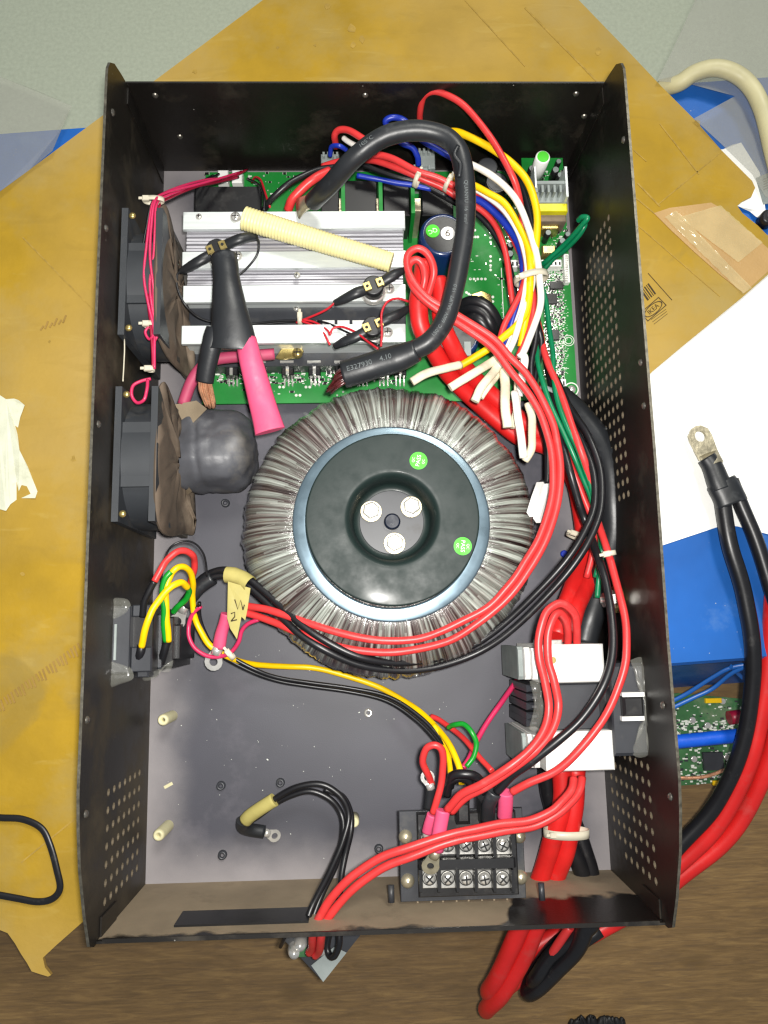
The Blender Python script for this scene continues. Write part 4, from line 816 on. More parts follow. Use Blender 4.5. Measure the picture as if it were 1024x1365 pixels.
# black pair sweeping below
K1 = 'black cables sweeping under the transformer'
cable('742,505,4.5 760,545,6 784,580,7 800,625,7.4 802,672,7.6 790,712,7.8 766,752,7.6 728,796,7 684,838,6.2 636,870,5.6 585,889,5.6 530,893,6 478,886,6.6 432,866,7 398,844,6.8 370,818,6.2 345,793,5.8 322,775,5.5 300,768,5.2 282,769,5 266,780,4.6', .22, 'rubber', 'outer black cable of the pair sweeping from the right wall to the socket lug', group=K1)
cable('738,520,4 752,550,5.5 776,588,6.6 791,630,7.2 793,672,7.4 780,708,7.6 756,746,7.4 718,788,6.8 676,828,6 630,860,5.4 582,878,5.8 530,883,6.4 480,876,7.1 438,857,7.2 404,834,7 376,810,6.4 350,786,6 326,768,5.7 300,760,5.4 278,764,5 260,780,4.6', .22, 'rubber', 'inner black cable of the pair sweeping from the right wall to the socket lug', group=K1)
# wires through the big tie on the right
TB = 'coloured wires tied into the right-hand bundle'
BW = [('red', .21, '561,172,5 560,150,6.5 564,130,7.6 576,122,8.2 596,127,8.4 622,145,8.4 655,186,8.4 680,228,8.2 691,256,7.6 696,290,6.6 700,330,6', 'highest red wire, arching over the back panel'),
      ('yellow', .24, '588,180,6 605,176,7 625,182,7.5 655,198,7.8 687,222,8 706,248,8 716,286,7.8 715,325,7.4 711,350,7.2 706,372,7.2 704,400,7 696,425,6.8 668,452,6.6 640,472,6.4 611,489,6.2', 'outer yellow wire, arching past the back corner and fanning to the transformer'),
      ('white', .22, '615,214,6.5 634,222,7 655,234,7.4 675,250,7.5 692,274,7.5 706,308,7.4 715,338,7.4 719,368,7.6 721,402,7.2 713,432,6.8 702,460,6.6 694,478,6.4', 'topmost white wire of the bundle'),
      ('yellow', .22, '600,235,6 625,244,6.5 650,256,6.9 671,270,7 690,297,7 702,325,7 707,357,7.4 706,392,7 700,430,6.4 694,462,6', 'inner yellow wire, between the white and red ones'),
      ('white', .14, '606,246,6 630,252,6.4 652,264,6.6 672,282,6.7 688,306,6.8 698,334,6.9 702,362,7.2 698,395,7 688,430,6.6 676,462,6.4 660,482,6.2', 'thin white wire beside the inner yellow one'),
      ('red', .2, '600,250,5.6 637,257,6.2 662,272,6.4 684,296,6.5 696,326,6.6 702,358,7 696,385,6.9 684,410,6.6 672,434,6.3 664,460,6', 'red wire just above the blue one'),
      ('bluew', .24, '600,258,5.3 637,267,5.9 662,286,6 684,314,6.1 695,340,6.3 698,366,6.7 694,395,6.4 684,425,6 676,452,5.6 668,480,5.4', 'blue wire of the bundle'),
      ('red', .2, '560,236,5 600,258,5.2 637,277,5.4 660,300,5.4 672,330,5.4 678,365,5.2 684,404,4.8 690,440,4.4', 'lowest red wire left of the blue one'),
      ('rubber', .2, '560,244,4.6 600,266,4.8 637,288,5 662,315,5 676,346,4.9 686,388,4.6 694,430,4.2 702,470,4', 'lowest black wire left of the blue one'),
      ('rubber', .2, '672,205,4 690,235,5 703,270,5.6 711,310,6 713,350,6.4 716,380,6.6 718,415,6.4 714,450,6 708,490,5.6 716,545,5.2 728,590,5.2 730,625,5.4 729,646,5.5', 'black wire passing the tie down to the white plugs'),
      ('rubber', .2, '668,215,3.8 684,240,4.6 698,276,5.2 706,315,5.6 708,352,6.2 712,384,6.2 714,420,6 722,455,5.6 718,480,5.4 712,520,5.2 722,560,5 736,600,5.2 736,646,5.5', 'second black wire passing the tie down to the white plugs'),
      ('red', .2, '640,262,4.8 668,292,5.2 690,330,5.8 704,366,6.6 712,395,6.6 710,425,6.4 700,455,6.2 690,478,5.8', 'red wire right of the yellow below the tie'),
      ('white', .2, '690,300,6 702,335,6.6 710,366,7 706,395,7 694,425,6.9 684,455,6.8 672,480,6.6 664,490,6.4', 'white wire fanning left below the tie'),
      ('red', .22, '715,420,4.6 722,455,5.4 731,485,6 746,520,6.5 761,562,7 775,602,7.2 787,640,6.6 793,680,6 806,722,7.6 818,762,8.4 830,806,9.2 835,845,9.6 834,882,9.8 824,918,9.8 802,962,9.6 773,999,9.4 740,1029,9 704,1044,8.6 682,1056,8.2', 'long red wire running down beside the right wall to the terminal block'),
      ('rubber', .25, '728,480,4.4 738,530,5.6 748,584,6.2 760,628,6.6 772,670,6.2 784,702,6 798,746,8 810,786,8.8 816,830,9.4 815,878,9.8 802,918,10 776,958,9.8 744,988,9.6 708,1015,9.2 682,1034,8.6 662,1056,8', 'long black wire running down beside the right wall to the terminal block'),
      ('red', .2, '722,510,4 736,560,5.4 750,598,5.8 766,632,5.8 778,664,5.6 790,698,5.4 792,730,5.2 782,770,4.8', 'thin red wire beneath the green pair'),
      ('greenw', .17, '723,352,4.6 732,345,5.2 748,330,6 764,314,7 776,300,7.8 783,291,8.2 776,290,8 771,294,7.6', 'green wire looping up to the right wall, left of two'),
      ('greenw', .17, '726,358,4.4 738,345,5 752,334,5.8 768,318,6.8 778,304,7.4 780,296,7.4', 'green wire looping up to the right wall, right of two'),
      ('greenw', .17, '722,380,4.6 728,404,4.8 732,440,5.2 737,470,5.8 738,500,6.2 744,535,6.6 757,572,7 772,603,7 786,642,6.6 797,690,6 803,730,5.8 798,768,5.6 796,797,5.6', 'green wire running down past the white tie, right of two'),
      ('greenw', .17, '716,462,5.4 717,482,5.9 724,512,6.4 736,545,6.7 750,574,6.8 765,606,6.8 779,642,6.4 790,672,6 798,705,5.6 801,735,5.4 794,770,5.3', 'green wire running down past the white tie, left of two'),
      ('bluew', .2, '558,220,5 556,208,5.6 550,196,6 534,190,6.2 520,172,6.6 514,162,7 524,156,7.2 540,162,7 560,184,7 585,200,7 605,212,7', 'blue wire looping up behind the black cable'),
      ('bluew', .18, '476,234,5 500,238,5 526,243,5 550,247,5 575,252,5', 'short blue wire under the red ones behind the sinks'),
      ('bluew', .16, '440,208,5 442,196,5.6 452,194,6 462,200,5.6', 'small blue wire curl at the rear connector'),
      ('red', .22, '448,196,5 446,182,6 452,173,6.5 466,174,6.8 484,184,7 505,198,7', 'red wire curl rising at the rear connector'),
      ('white', .18, '458,184,6 466,190,6.2 478,196,6.4 492,202,6.4', 'short white wire under the black cable at the rear connector'),
      ('red', .22, '430,222,4.6 452,216,5.2 478,210,6 500,206,6.4 525,212,6.8 556,228,7 585,238,7 606,248,6.8', 'upper red wire held by the small ties behind the sinks'),
      ('red', .22, '480,212,5 506,216,6 534,226,6.4 562,238,6.4 590,250,6.2 612,264,6', 'lower red wire held by the small ties behind the sinks'),
      ('rubber', .18, '470,214,4.6 500,226,4.8 530,236,5 560,244,5 596,262,5', 'black wire under the ties behind the sinks'),
      ('rubber', .2, '352,280,5 362,266,5.8 378,250,6.2 400,236,6.2 425,226,6 452,222,5.6', 'black wire leaving the sinks toward the rear connector'),
      ('red', .3, '384,280,5 390,266,5.6 404,250,6 420,238,6.2 440,228,6', 'thick red wire leaving the sinks beside the black cable lug'),
      ('rubber', .2, '736,500,3.6 752,530,4.6 772,562,5.6 788,598,6 796,640,6 798,680,6', 'black wire hidden at the edge of the black pair'),
      ]
for m, r, s_, lab in BW: cable(s_, r, m, lab, 'wire', 'wire', TB)
cable('745,528,3 772,556,4 800,590,4.6 815,630,5 818,672,5 817,715,4.6 808,752,4 796,790,3.4 786,825,3 778,858,3', .85, 'shrink', 'very thick dull black cable behind the bundle along the right wall', 'cable', 'battery_cable', n=16)
# cream sleeved winding ends fanning over the transformer rim
SL = [('720,0', '')]
def sleeve(s_, r, lab, m='cream'):
    cable(s_, r, m, lab, 'sleeve', 'sleeve', 'cream sleeved winding ends', 12, flat=.75)
sleeve('614,486,6.3 595,491,6.9 570,497,7.4 549,509,7.4', .27, 'cream sleeve on the leftmost winding end, lying almost level')
sleeve('662,478,6.3 645,490,6.8 622,503,7.3 600,517,7.4', .27, 'cream sleeve second from the left, pointing down left')
sleeve('668,482,6.2 655,499,6.8 641,518,7.3 633,535,7.3', .27, 'cream sleeve third from the left')
sleeve('668,496,5.9 660,505,6.3 650,516,6.9 641,530,7', .2, 'short cream sleeve tucked under the third one')
sleeve('672,492,6.2 673,520,6.8 675,548,7 677,570,6.9', .3, 'cream sleeve standing straight, widest of the fan')
sleeve('690,500,5.5 690,520,5.9 688,545,6.1 682,570,6.2', .22, 'cream sleeve half hidden behind the widest one')
sleeve('686,522,7 690,550,7.2 694,580,7.2 698,610,6.8', .25, 'whiter cream sleeve slanting right over the rim', 'white')
sleeve('704,538,6.6 709,560,6.8 710,582,6.8 708,600,6.6 700,614,6.2', .25, 'cream sleeve bending back under at the right end')
sleeve('693,470,6.7 699,480,6.6 696,505,6.3 692,528,6', .26, 'whitish sleeve below the bundle tie', 'white')
for u, v, u2, v2, lab in ((722, 646, 708, 686, 'white plug left of two at the transformer edge'), (731, 648, 717, 694, 'white plug right of two at the transformer edge')):
    a = P(u, v, 5.8); b = P(u2, v2, 7.3); t = thing('plug', lab, 'plug', (b.x, b.y, 6.4), 'white plugs'); d = (b - a).normalized(); g = MB()
    g.tube([a, a.lerp(b, .5), b], [.34, .34, .3], 4, flat=.8, up=(0, 0, 1)); g.sm = [False] * len(g.sm); part('body', g, M['whiteb'], t)
    g = MB(); g.tube([a - d * .25, a + d * .1], .2, 8); part('collar', g, M['dkgrey'], t)
# ties
tie(708, 371, 7.0, 1.02, 100 - 0, 'white tie gripping the coloured wire bundle beside the control board', rz=.8, w=.2, t=.09)
tie(556, 240, 6.7, .42, -25, 'small white tie, left of two on the red wires behind the sinks', rz=.5)
tie(597, 246, 6.6, .42, -30, 'small white tie, right of two on the red wires behind the sinks', rz=.5)
tie(400, 426, 4.6, .3, 0, 'small white tie on the thin red and black wires at the sinks')
tie(730, 523, 5.2, .6, 65, 'grey tie around the dark wires under the green pair', False, m='gtext')
tie(205, 267, 8.6, .6, 90, 'white tie at the top of the pink fan wires', rz=.3)
tie(204, 433, 8.8, .5, 90, 'white tie above the lower loop of the pink fan wires', rz=.3)
tie(774, 716, 3.4, .9, 70, 'white tie around the fat red cables beside the blue nut', rz=.7)
tie(755, 1110, 3.6, 1.35, 88, 'wide yellowed tie round the fat red cables above the front panel', rz=.8, w=.24)
tie(812, 738, 8.5, .35, 100, 'small clear tie on the red wire at the right wall')
tie(201, 492, 8.5, .2, 90, 'tiny white tie at the top of the lower fan')
# fan wires
FW = 'thin pink and black fan wires'
for i, (m, s_) in enumerate((('pinkw', '300,238,2.6 275,240,4.5 245,247,6.5 218,258,8 205,268,8.8 200,290,9 195,330,9.2 192,370,9.2 198,405,9.2 204,432,9.1 205,445,9 199,452,8.8 194,443,8.8 199,434,8.9'),
                             ('pinkw', '318,236,2.8 290,243,4.5 255,250,6.5 225,260,8 210,270,8.7 207,300,9 205,340,9.1 200,375,9.2 202,405,9.2 207,430,9.1 210,446,8.9 204,458,8.7'),
                             ('pinkw', '322,229,2.6 300,236,4.5 262,246,6.5 222,257,8.2 207,268,9 202,300,9.2 200,340,9.3 204,380,9.3 205,410,9.2 207,432,9 206,460,8.8 206,492,8.6'),
                             ('maroon', '330,226,2.5 300,240,4.2 265,248,6.2 230,262,7.6 212,276,8.4 209,320,8.8 206,365,8.9 198,400,9 201,430,9 203,460,8.8 204,490,8.6'),
                             ('rubber', '292,232,2.4 270,243,4.2 240,252,6.2 214,263,7.8 202,272,8.5 196,300,8.6 190,335,8.7 192,375,8.7 200,410,8.8 208,435,8.7'),
                             ('rubber', '284,234,2.4 262,246,4 236,256,6 216,268,7.4 211,290,8.2 212,330,8.4 212,370,8.4 206,405,8.6 204,432,8.7'))):
    cable(s_, .085, m, ['first pink fan wire, outermost of the strand', 'second pink fan wire, crossing the others', 'third pink fan wire, reaching the lower fan', 'dark maroon fan wire inside the strand', 'black fan wire on the wall side of the strand', 'black fan wire on the sink side of the strand'][i], 'wire', 'wire', FW, 8)
cable('201,505,8.7 188,508,8.9 177,515,9 176,527,9 183,537,9 192,533,9.2 196,520,9.2 197,506,9', .1, 'pinkw', 'pink wire loop on top of the lower fan', 'wire', 'wire', n=8)
cable('166,452,8.6 166,470,8.7 165,490,8.8 164,508,9.2', .04, 'tie', 'fine straw-coloured thread stretched between the two fans', 'thread', 'thread', n=6)
# thin wires of the thermal switches
TW = 'thin wires of the thermal switches'
for m, s_, lab in (('rubber', '341,316,6.3 345,322,6.6 344,336,6.6 336,350,6.4 322,364,6.4 310,372,6.6', 'thin black wire curling right of the upper thermal switch'),
                   ('rubber', '240,362,5.9 236,368,6 237,385,6 246,405,5.8 262,421,5.2 278,428,4.8 300,431,4.4', 'thin black wire curving left of the Y joint'),
                   ('rubber', '300,432,4.4 340,431,4.3 370,428,4.5 400,427,4.7 425,428,4.8', 'thin black wire lying along the sink gap'),
                   ('rubber', '310,436,4.2 345,433,4.2 375,430,4.3 400,429,4.5 430,434,5 460,445,5.4 490,455,6', 'second thin black wire lying along the sink gap'),
                   ('rubber', '425,428,4.9 440,432,5.4 458,441,5.8 480,450,6.2 505,460,6.8', 'thin black wire reaching under the thick cable'),
                   ('thinred', '446,404,5.9 435,413,5.6 420,420,5.2 405,426,4.8 395,430,4.6', 'thin red wire from the middle switch to the small tie'),
                   ('thinred', '402,428,4.8 418,434,5 430,442,5.4 436,452,5.6 440,460,5.6', 'thin red wire dipping to the last sink bar'),
                   ('thinred', '404,426,4.8 420,430,5 436,440,5.6 440,446,5.8 444,438,5.9 456,436,6 474,443,6.4 490,455,6.8 504,465,7.2', 'thin red wire humping beside the lower switch'),
                   ('thinred', '508,462,7.4 509,440,7.4 509,418,7.4 516,403,7.4 530,398,7.2 545,402,7', 'thin red wire arching up beside the lower switch'),
                   ('rubber', '330,238,2.6 345,246,4 352,262,5.4 352,280,5.6', 'thin black wire from the rear connector to the sinks'),
                   ('thinred', '336,243,2.4 340,236,3 348,240,3.8 354,258,4.8 360,276,5.6', 'thin red wire from the rear connector to the sinks')):
    cable(s_, .075, m, lab, 'wire', 'wire', TW, 8)
# ------------------------------------------------------------------ socket block on the left wall
so = thing('power_socket', 'grey-black rear of a power socket set in the left wall with melted glue', 'socket', (-14, -10, 0))
def block(u0, v0, u1, v1, z0, z1, m='dkgrey', name='housing', b=.08, label=None, parent=so): return bx(name, M[m], parent, u0, v0, u1, v1, z0, z1, b, label)
block(140, 808, 173, 898, 3.2, 8.0); block(172, 810, 204, 895, 1.6, 7.4, 'black'); block(204, 818, 216, 892, 1.2, 6.2, 'dkgrey'); block(216, 822, 231, 890, 1.0, 5.6, 'black', 'rib'); block(232, 832, 240, 880, 1.0, 5.0, 'black', 'rib'); block(174, 862, 202, 896, 7.4, 7.7, 'dkgrey', 'terminal_cover')
block(152, 832, 155, 880, 8.0, 8.12, 'gtext', 'seam', 0); block(182, 893, 198, 903, 5, 7.2, 'dkgrey', 'clip'); block(143, 899, 172, 905, 3, 7.5, 'black', 'lip')
block(176, 806, 200, 822, 4, 7.6, 'dkgrey', 'terminal_cover')
def glue(parent, pts, lab=None):
    g = MB(); c = sum(pts, Vector()) / len(pts); ring = smooth(pts + [pts[0]], 4)[:-1]; n = len(ring)
    vs = ring + [c + (q - c) * .8 + Vector((0, 0, .22 + .1 * pnoise(q * 2))) for q in ring] + [c + (q - c) * .4 + Vector((0, 0, .12)) for q in ring]
    g.add(vs, [[k * n + i, k * n + (i + 1) % n, (k + 1) * n + (i + 1) % n, (k + 1) * n + i] for k in range(2) for i in range(n)] + [[2 * n + i for i in range(n)]], 0, True); part('glue_blob', g, M['glue'], parent, lab)
for pts in ([(131, 812), (140, 806), (150, 812), (147, 835), (150, 862), (148, 892), (138, 905), (130, 890), (133, 850)], [(138, 802), (150, 797), (170, 799), (174, 812), (160, 824), (146, 826), (136, 816)], [(136, 870), (150, 880), (172, 888), (178, 904), (160, 912), (145, 916), (134, 902)], [(134, 822), (146, 830), (150, 850), (146, 872), (136, 880), (131, 850)], [(196, 884), (212, 892), (226, 896), (231, 880), (220, 890), (206, 905), (190, 906)]):
    glue(so, [P(u, v, 7.9 if u < 185 else 6) for u, v in pts])
LW = 'wires at the power socket'
for m, r, s_, lab in (('rubber', .2, '190,822,7.6 192,804,7.9 198,788,8.1 206,775,8.2', 'black sleeved end of the red wire entering the socket'),
                      ('red', .2, '206,775,8.2 215,758,8.2 225,744,8 238,735,7.8 250,735,7.4 258,742,6.8 260,753,6.2 257,767,5.6 252,785,5', 'red wire hooping up from the socket'),
                      ('rubber', .06, '214,782,6.5 217,760,6.8 222,738,7 232,726,7.2 248,721,7 262,726,6.6 271,738,6.2 275,752,5.8 276,768,5.4', 'hair-thin black wire arcing above the red hoop'),
                      ('yellow', .2, '189,862,7.9 192,845,8.3 198,825,8.5 206,808,8.4 218,793,8.2 232,780,8 243,777,7.6 250,783,7', 'yellow wire curving from the socket front'),
                      ('green2', .18, '250,783,6.8 252,790,6.4 247,800,6 238,808,5.8 231,816,5.4', 'short green wire under the yellow one'),
                      ('green2', .17, '221,855,6.6 219,835,7 218,812,7.4 217,790,7.6 220,772,7.8 228,762,7.8', 'green stripe wire rising behind the yellow one'),
                      ('yellow', .19, '225,855,6.6 223,835,7 222,812,7.3 222,785,7.6 228,766,7.6 236,757,7.6 246,756,7.2 254,764,6.6 257,778,6 256,795,5.2 260,822,4.4 268,842,4.2 282,862,4.2 310,878,3.6 340,886,2 384,888,.9 420,891,.5 465,902,.4 510,918,.6 545,938,1.4 574,962,2.8 598,990,4.6 611,1018,5.6 616,1045,6.2', 'long yellow wire from the socket across the floor to the terminal block'),
                      ('rubber', .12, '266,803,5 266,820,4.4 272,840,4 284,860,3.8 304,873,3.6 340,892,3.4 370,903,3 413,910,2.6 470,918,2.4 520,930,2.6 560,955,3.2 590,988,4 602,1018,5 606,1045,5.8', 'long black wire from the socket lug to the terminal block, upper of two'),
                      ('rubber', .12, '262,808,4.8 262,826,4.2 268,846,3.8 280,864,3.6 302,878,3.4 340,897,3 372,908,2.6 413,915,2.3 468,923,2.1 516,935,2.3 553,958,2.8 583,990,3.6 595,1020,4.6 598,1050,5.6', 'long black wire from the socket lug to the terminal block, lower of two'),
                      ('rubber', .27, '189,860,7.7 187,872,7.6 184,884,7.2', 'black boot on the yellow wire at the socket'),
                      ('rubber', .25, '224,853,6.4 219,868,6.2 214,884,5.8', 'black boot on the striped wire at the socket'),
                      ('pinkw', .13, '268,808,4.8 258,818,4.6 252,832,4.4 252,848,4.4 260,864,4.4 276,874,4.4 294,875,4.4 308,870,4.6 318,856,5 322,842,5.2 330,832,5.4 345,826,5.6', 'thin red wire loop hanging from the small tie near the pink lug')):
    cable(s_, r, m, lab, 'wire', 'wire', LW)
t = thing('sleeved_lug', 'silver ring lug with fat dark sleeve pointing down beside the socket', 'cable lug', P(255, 800, 3))
p = smooth(path('284,770,5 268,781,4.9 257,793,4.7 247,806,4.5'), 6); g = MB(); g.tube(p, .45, 14); part('sleeve', g, M['shrink'], t); lug(t, P(248, 804, 4.5), P(237, 828, 4.2), .5, .26)
t = thing('sleeved_lug', 'silver ring lug with pink sleeve beside the masking tape flag', 'cable lug', P(293, 850, 3))
p = smooth(path('302,818,5 299,832,4.8 295,846,4.6 292,864,4.4'), 6); g = MB(); g.tube(p, [.34 + .004 * k for k in range(len(p))], 14, flat=.8, up=(0, 0, 1)); part('sleeve', g, M['pink'], t); lug(t, P(291, 862, 4.4), P(285, 882, 4.2), .56, .26)
mt = thing('tape_flag', 'masking tape flag handwritten N2 wrapped round the black cables', 'tape label', P(318, 800, 5))
g = MB(); g.tube(path('302,766,5.6 312,767,5.7 324,772,5.8 334,779,6'), .5, 14, caps=False); part('tape_wrap', g, M['masking'], mt)
fz = 5.9; g = MB(); g.sheet([P(u, v, fz + dz) for u, v, dz in ((304, 775, .3), (334, 784, .3), (330, 812, .15), (327, 827, .05), (322, 822, .05), (316, 852, -.1), (307, 838, 0), (303, 824, .05))], .03); part('flag', g, M['masking'], mt)
g = MB()
def stroke(pts, r=.035):
    g.tube([P(u, v, fz + .32 - (v - 780) * .005) for u, v in pts], r, 6)
stroke([(313, 799), (317, 812), (321, 800), (324, 813)]); stroke([(324, 813), (326, 806)]); stroke([(308, 818), (313, 816), (313, 822), (308, 828)]); stroke([(308, 828), (316, 826)]); part('handwriting', g, M['ink'], mt)
tie(308, 873, 4.6, .28, 40, 'small clear tie at the yellow wire under the tape flag')
# ------------------------------------------------------------------ breaker on the right wall
br = thing('circuit_breaker', 'black circuit breaker with white end covers mounted through the right wall', 'breaker', (12, -12, 1))
x0, x1, ya, yb = px(722, 905, 812, 980, 7.2)
g = MB(); g.box(x0, 14.9, ya, yb, 1.0, 7.2, .12); part('body', g, M['black'], br)
bx('raised_panel', M['dkgrey'], br, 733, 912, 800, 972, 7.2, 7.45, .05, 'smoother dark middle face')
for i, (u0, v0, u1, v1) in enumerate(((722, 859, 806, 910), (728, 975, 819, 1028))):
    x0, x1, ya, yb = px(u0, v0, u1, v1, 8.0); g = MB(); g.box(x0, x1, ya, yb, 1.2, 8.0, .12); e = part('end_cover', g, M['whiteb'], br)
    q = P(737 if i == 0 else 747, 880 if i == 0 else 984, 8.0); g = MB(); g.cyl(q.x, q.y, 7.98, 8.02, .2, 16, mi=0); part('rivet', g, M['brass'], e)
    for k in range(3):
        u = (694, 703, 713)[k] if i == 0 else (700, 708, 716)[k]; bx('louvre', M[('gtext', 'whiteb', 'whiteb')[k]], br, u - 3.5, v0 + 3 + k, u + 4, v1 - 4, 1.2, (6.4, 7.0, 7.6)[k], .15)
for v in (918, 930, 942, 955, 964): bx('side_clip', M['dkgrey'], br, 703, v - 5, 722, v + 5, 1.2, 6.6, .25)
fl = bx('wall_flange', M['dkgrey'], br, 816, 884, 861, 1008, 3.0, 8.2, .15)
bx('rocker', M['black'], br, 831, 928, 859, 955, 8.2, 8.7, .15)
for v in (926, 958): bx('white_band', M['whiteb'], br, 830, v - 3, 860, v + 3, 8.2, 8.62, .04)
glue(br, [P(u, v, z) for u, v, z in ((840, 880, 8.2), (855, 876, 8.3), (861, 890, 8.4), (864, 920, 8.4), (866, 950, 8.3), (861, 985, 8.3), (866, 1004, 8.2), (852, 1010, 8.2), (842, 1000, 8.1), (858, 970, 8.3), (857, 920, 8.3))])
glue(br, [P(u, v, 7.2) for u, v in ((706, 908), (724, 905), (722, 925), (728, 945), (722, 968), (706, 972), (712, 940))])
bx('wire_clamp', M['steel'], br, 726, 853, 750, 860, 5, 7.9, .08)
cable('769,862,6.6 769,838,8 766,818,8.6 754,806,9 740,806,9.1 727,818,9.2 719,845,9.2 719,875,9.2 727,908,9.2 732,942,9.2 725,972,9.4 706,1000,9.6 676,1024,9.6 642,1046,9.2 614,1060,8.6 596,1080,7.8', .23, 'red', 'outer red wire looping over the breaker to the left pink lug', 'wire', 'wire', 'red wires over the breaker', 12)
cable('757,862,6.4 757,842,7.6 753,824,8.4 745,817,8.8 736,826,9 730,848,9 731,878,9 739,908,9 745,940,9 738,970,9.2 716,998,9.4 684,1024,9.4 648,1048,9 620,1064,8.4 602,1082,7.6', .23, 'red', 'inner red wire looping over the breaker to the left pink lug', 'wire', 'wire', 'red wires over the breaker', 12)
# ground bolt
gb = thing('earth_bolt', 'long plated bolt with nut and washer through the right wall', 'bolt', (14, -7, 5))
a = P(800, 800, 5.2); b = Vector((15, P(835, 797, 7).y, 5.4)); g = MB(); g.tube([a, b], .2, 14); part('shank', g, M['steel'], gb)
g = MB(); g.tube([b - Vector((.35, 0, 0)), b - Vector((.02, 0, 0))], .85, 24); part('washer', g, M['brass'], gb); g = MB(); g.tube([b - Vector((.9, 0, 0)), b - Vector((.3, 0, 0))], .55, 6); g.sm = [False] * len(g.sm); part('nut', g, M['steel'], gb)
g = MB(); g.tube([a + Vector((.2, 0, 0)), a + Vector((.3, 0, 0))], .45, 20); part('lug_ring', g, M['steel'], gb)
# ------------------------------------------------------------------ terminal block
tb = thing('terminal_block', 'black barrier terminal block with two rows of silver screws on a base plate', 'terminal block', P(615, 1140, 5))
bx('base_plate', M['dkgrey'], tb, 533, 1079, 699, 1200, 5.1, 5.35, .04)
bx('body', M['black'], tb, 557, 1083, 690, 1195, 5.35, 5.9, .08)
bx('centre_ridge', M['black'], tb, 559, 1145, 688, 1159, 5.9, 6.7, .1)
for k in range(6): u = 560.5 + k * 24.7; bx('barrier', M['black'], tb, u - 1.6, 1112, u + 1.6, 1144, 5.9, 6.9, .03); bx('barrier', M['black'], tb, u - 1.6, 1160, u + 1.6, 1190, 5.9, 6.9, .03)
for k in range(5):
    for v in (1127, 1172):
        u = 573 + k * 24.6; g = MB(); B(g, u - 9.5, v - 12, u + 9.5, v + 12, 5.9, 6.1, .03); pl = part('clamp_plate', g, M['steel'], tb)
        q = P(u, v + 1, 6.45); g = MB(); g.lathe((q.x, q.y, 0), [(0, 6.42), (.2, 6.42), (.3, 6.34), (.33, 6.1)], 18); R_ = Matrix.Translation((q.x, q.y, 0)) @ Matrix.Rotation(random.uniform(0, 3), 4, 'Z')
        g.box(-.26, .26, -.045, .045, 6.38, 6.43, 0, 1, R_); g.box(-.045, .045, -.26, .26, 6.38, 6.432, 0, 1, R_); g.lathe((q.x, q.y, 6.11), [(.36, 0), (.42, 0)], 18, 1); part('screw', g, [M['steel'], M['dark']], pl)
for u, v in ((541, 1117), (544, 1176), (693, 1116), (695, 1171)):
    q = P(u, v, 5.6); g = MB(); g.lathe((q.x, q.y, 0), [(0, 5.75), (.2, 5.7), (.36, 5.55), (.4, 5.35)], 18); part('mounting_screw', g, M['tin'], tb)
for u in (618, 650): bx('rear_boot', M['black'], tb, u - 9, 1068, u + 9, 1100, 5.6, 7.2, .2)
g = MB()
for k in range(4):
    q = P(566 + k * 34, 1200, 5.0); g.lathe((q.x, q.y - .1, 0), [(.35, 4.9), (.45, 4.9)], 18); 
part('knockout', g, M['dusty'], tb)
for s_, m, lab, ll, rr in (('591,1080,7.8 588,1096,7.7 585,1114,7.6 582,1134,7.4', 'pink', 'pink sleeved spade lug pointing at the first terminal', ((582, 1132, 7.3), (574, 1154, 7.0)), .4),
                       ('577,1086,7.4 573,1098,7.2 570,1110,7', 'pink', 'short pink sleeved lug at the first terminal, left of two', ((570, 1108, 7), (566, 1124, 6.6)), .33),
                       ('675,1056,8 674,1072,7.6 673,1090,7.2', 'pink', 'pink sleeved lug at the last terminal', ((673, 1088, 7.2), (671, 1112, 6.5)), .42),
                       ('575,1050,7 574,1062,6.8 572,1078,6.6', 'shrink', 'black sleeved lug hidden left of the red loop', ((575, 1052, 7), (570, 1036, 7)), .28),
                       ('660,1056,8 652,1072,7.6 650,1094,7', 'shrink', 'black sleeved lug at the fourth terminal', ((650, 1092, 7), (648, 1110, 6.5)), .4)):
    p = smooth(path(s_), 6); t = thing('sleeved_lug', lab, 'cable lug', p[-1]); g = MB(); g.tube(p, rr, 14, flat=.75, up=(0, 0, 1)); part('sleeve', g, M[m], t); lug(t, P(*ll[0]), P(*ll[1]), .5 if 'spade' in lab else .4, .2, m='tin' if m == 'pink' and 'spade' in lab else 'steel')
TWs = 'wires at the terminal block'
for m, r, s_, lab in (('red', .2, '576,1046,6.8 570,1032,7.4 564,1014,8 568,999,8.4 578,993,8.6 588,998,8.6 591,1012,8.4 589,1038,8 584,1062,7.8 577,1084,7.5', 'red wire hooping up from the short pink lug'),
                      ('red', .17, '575,955,2 590,962,2.6 617,984,4 640,1010,5.4 656,1028,6.4', 'red wire slanting across under the hoop'),
                      ('pinkw', .17, '690,906,2 672,932,2.6 650,962,3.2 636,988,3.8 626,1010,4.6 617,1024,5', 'thin red wire slanting from the breaker corner'),
                      ('green2', .16, '598,970,4 606,966,4.6 618,966,5 629,976,5.4 635,992,5.4 632,1008,5.4 622,1022,5.4', 'green wire arc behind the terminal block'),
                      ('yellow', .18, '578,966,3.4 592,990,4 599,1012,4.8 601,1036,5.6', 'short yellow wire beside the long yellow one'),
                      ('rubber', .26, '600,1048,7.2 602,1036,7.8 614,1032,8.2 630,1034,8.2 640,1042,7.8 646,1056,7.4', 'black wire bent in a tight curl behind the terminals'),
                      ('rubber', .24, '596,1060,7 600,1042,7.6 612,1038,7.8 626,1042,7.6 622,1060,7 620,1080,6.8', 'second black wire curled under the first')):
    cable(s_, r, m, lab, 'wire', 'wire', TWs)
g = 'red wires crossing the terminal block'
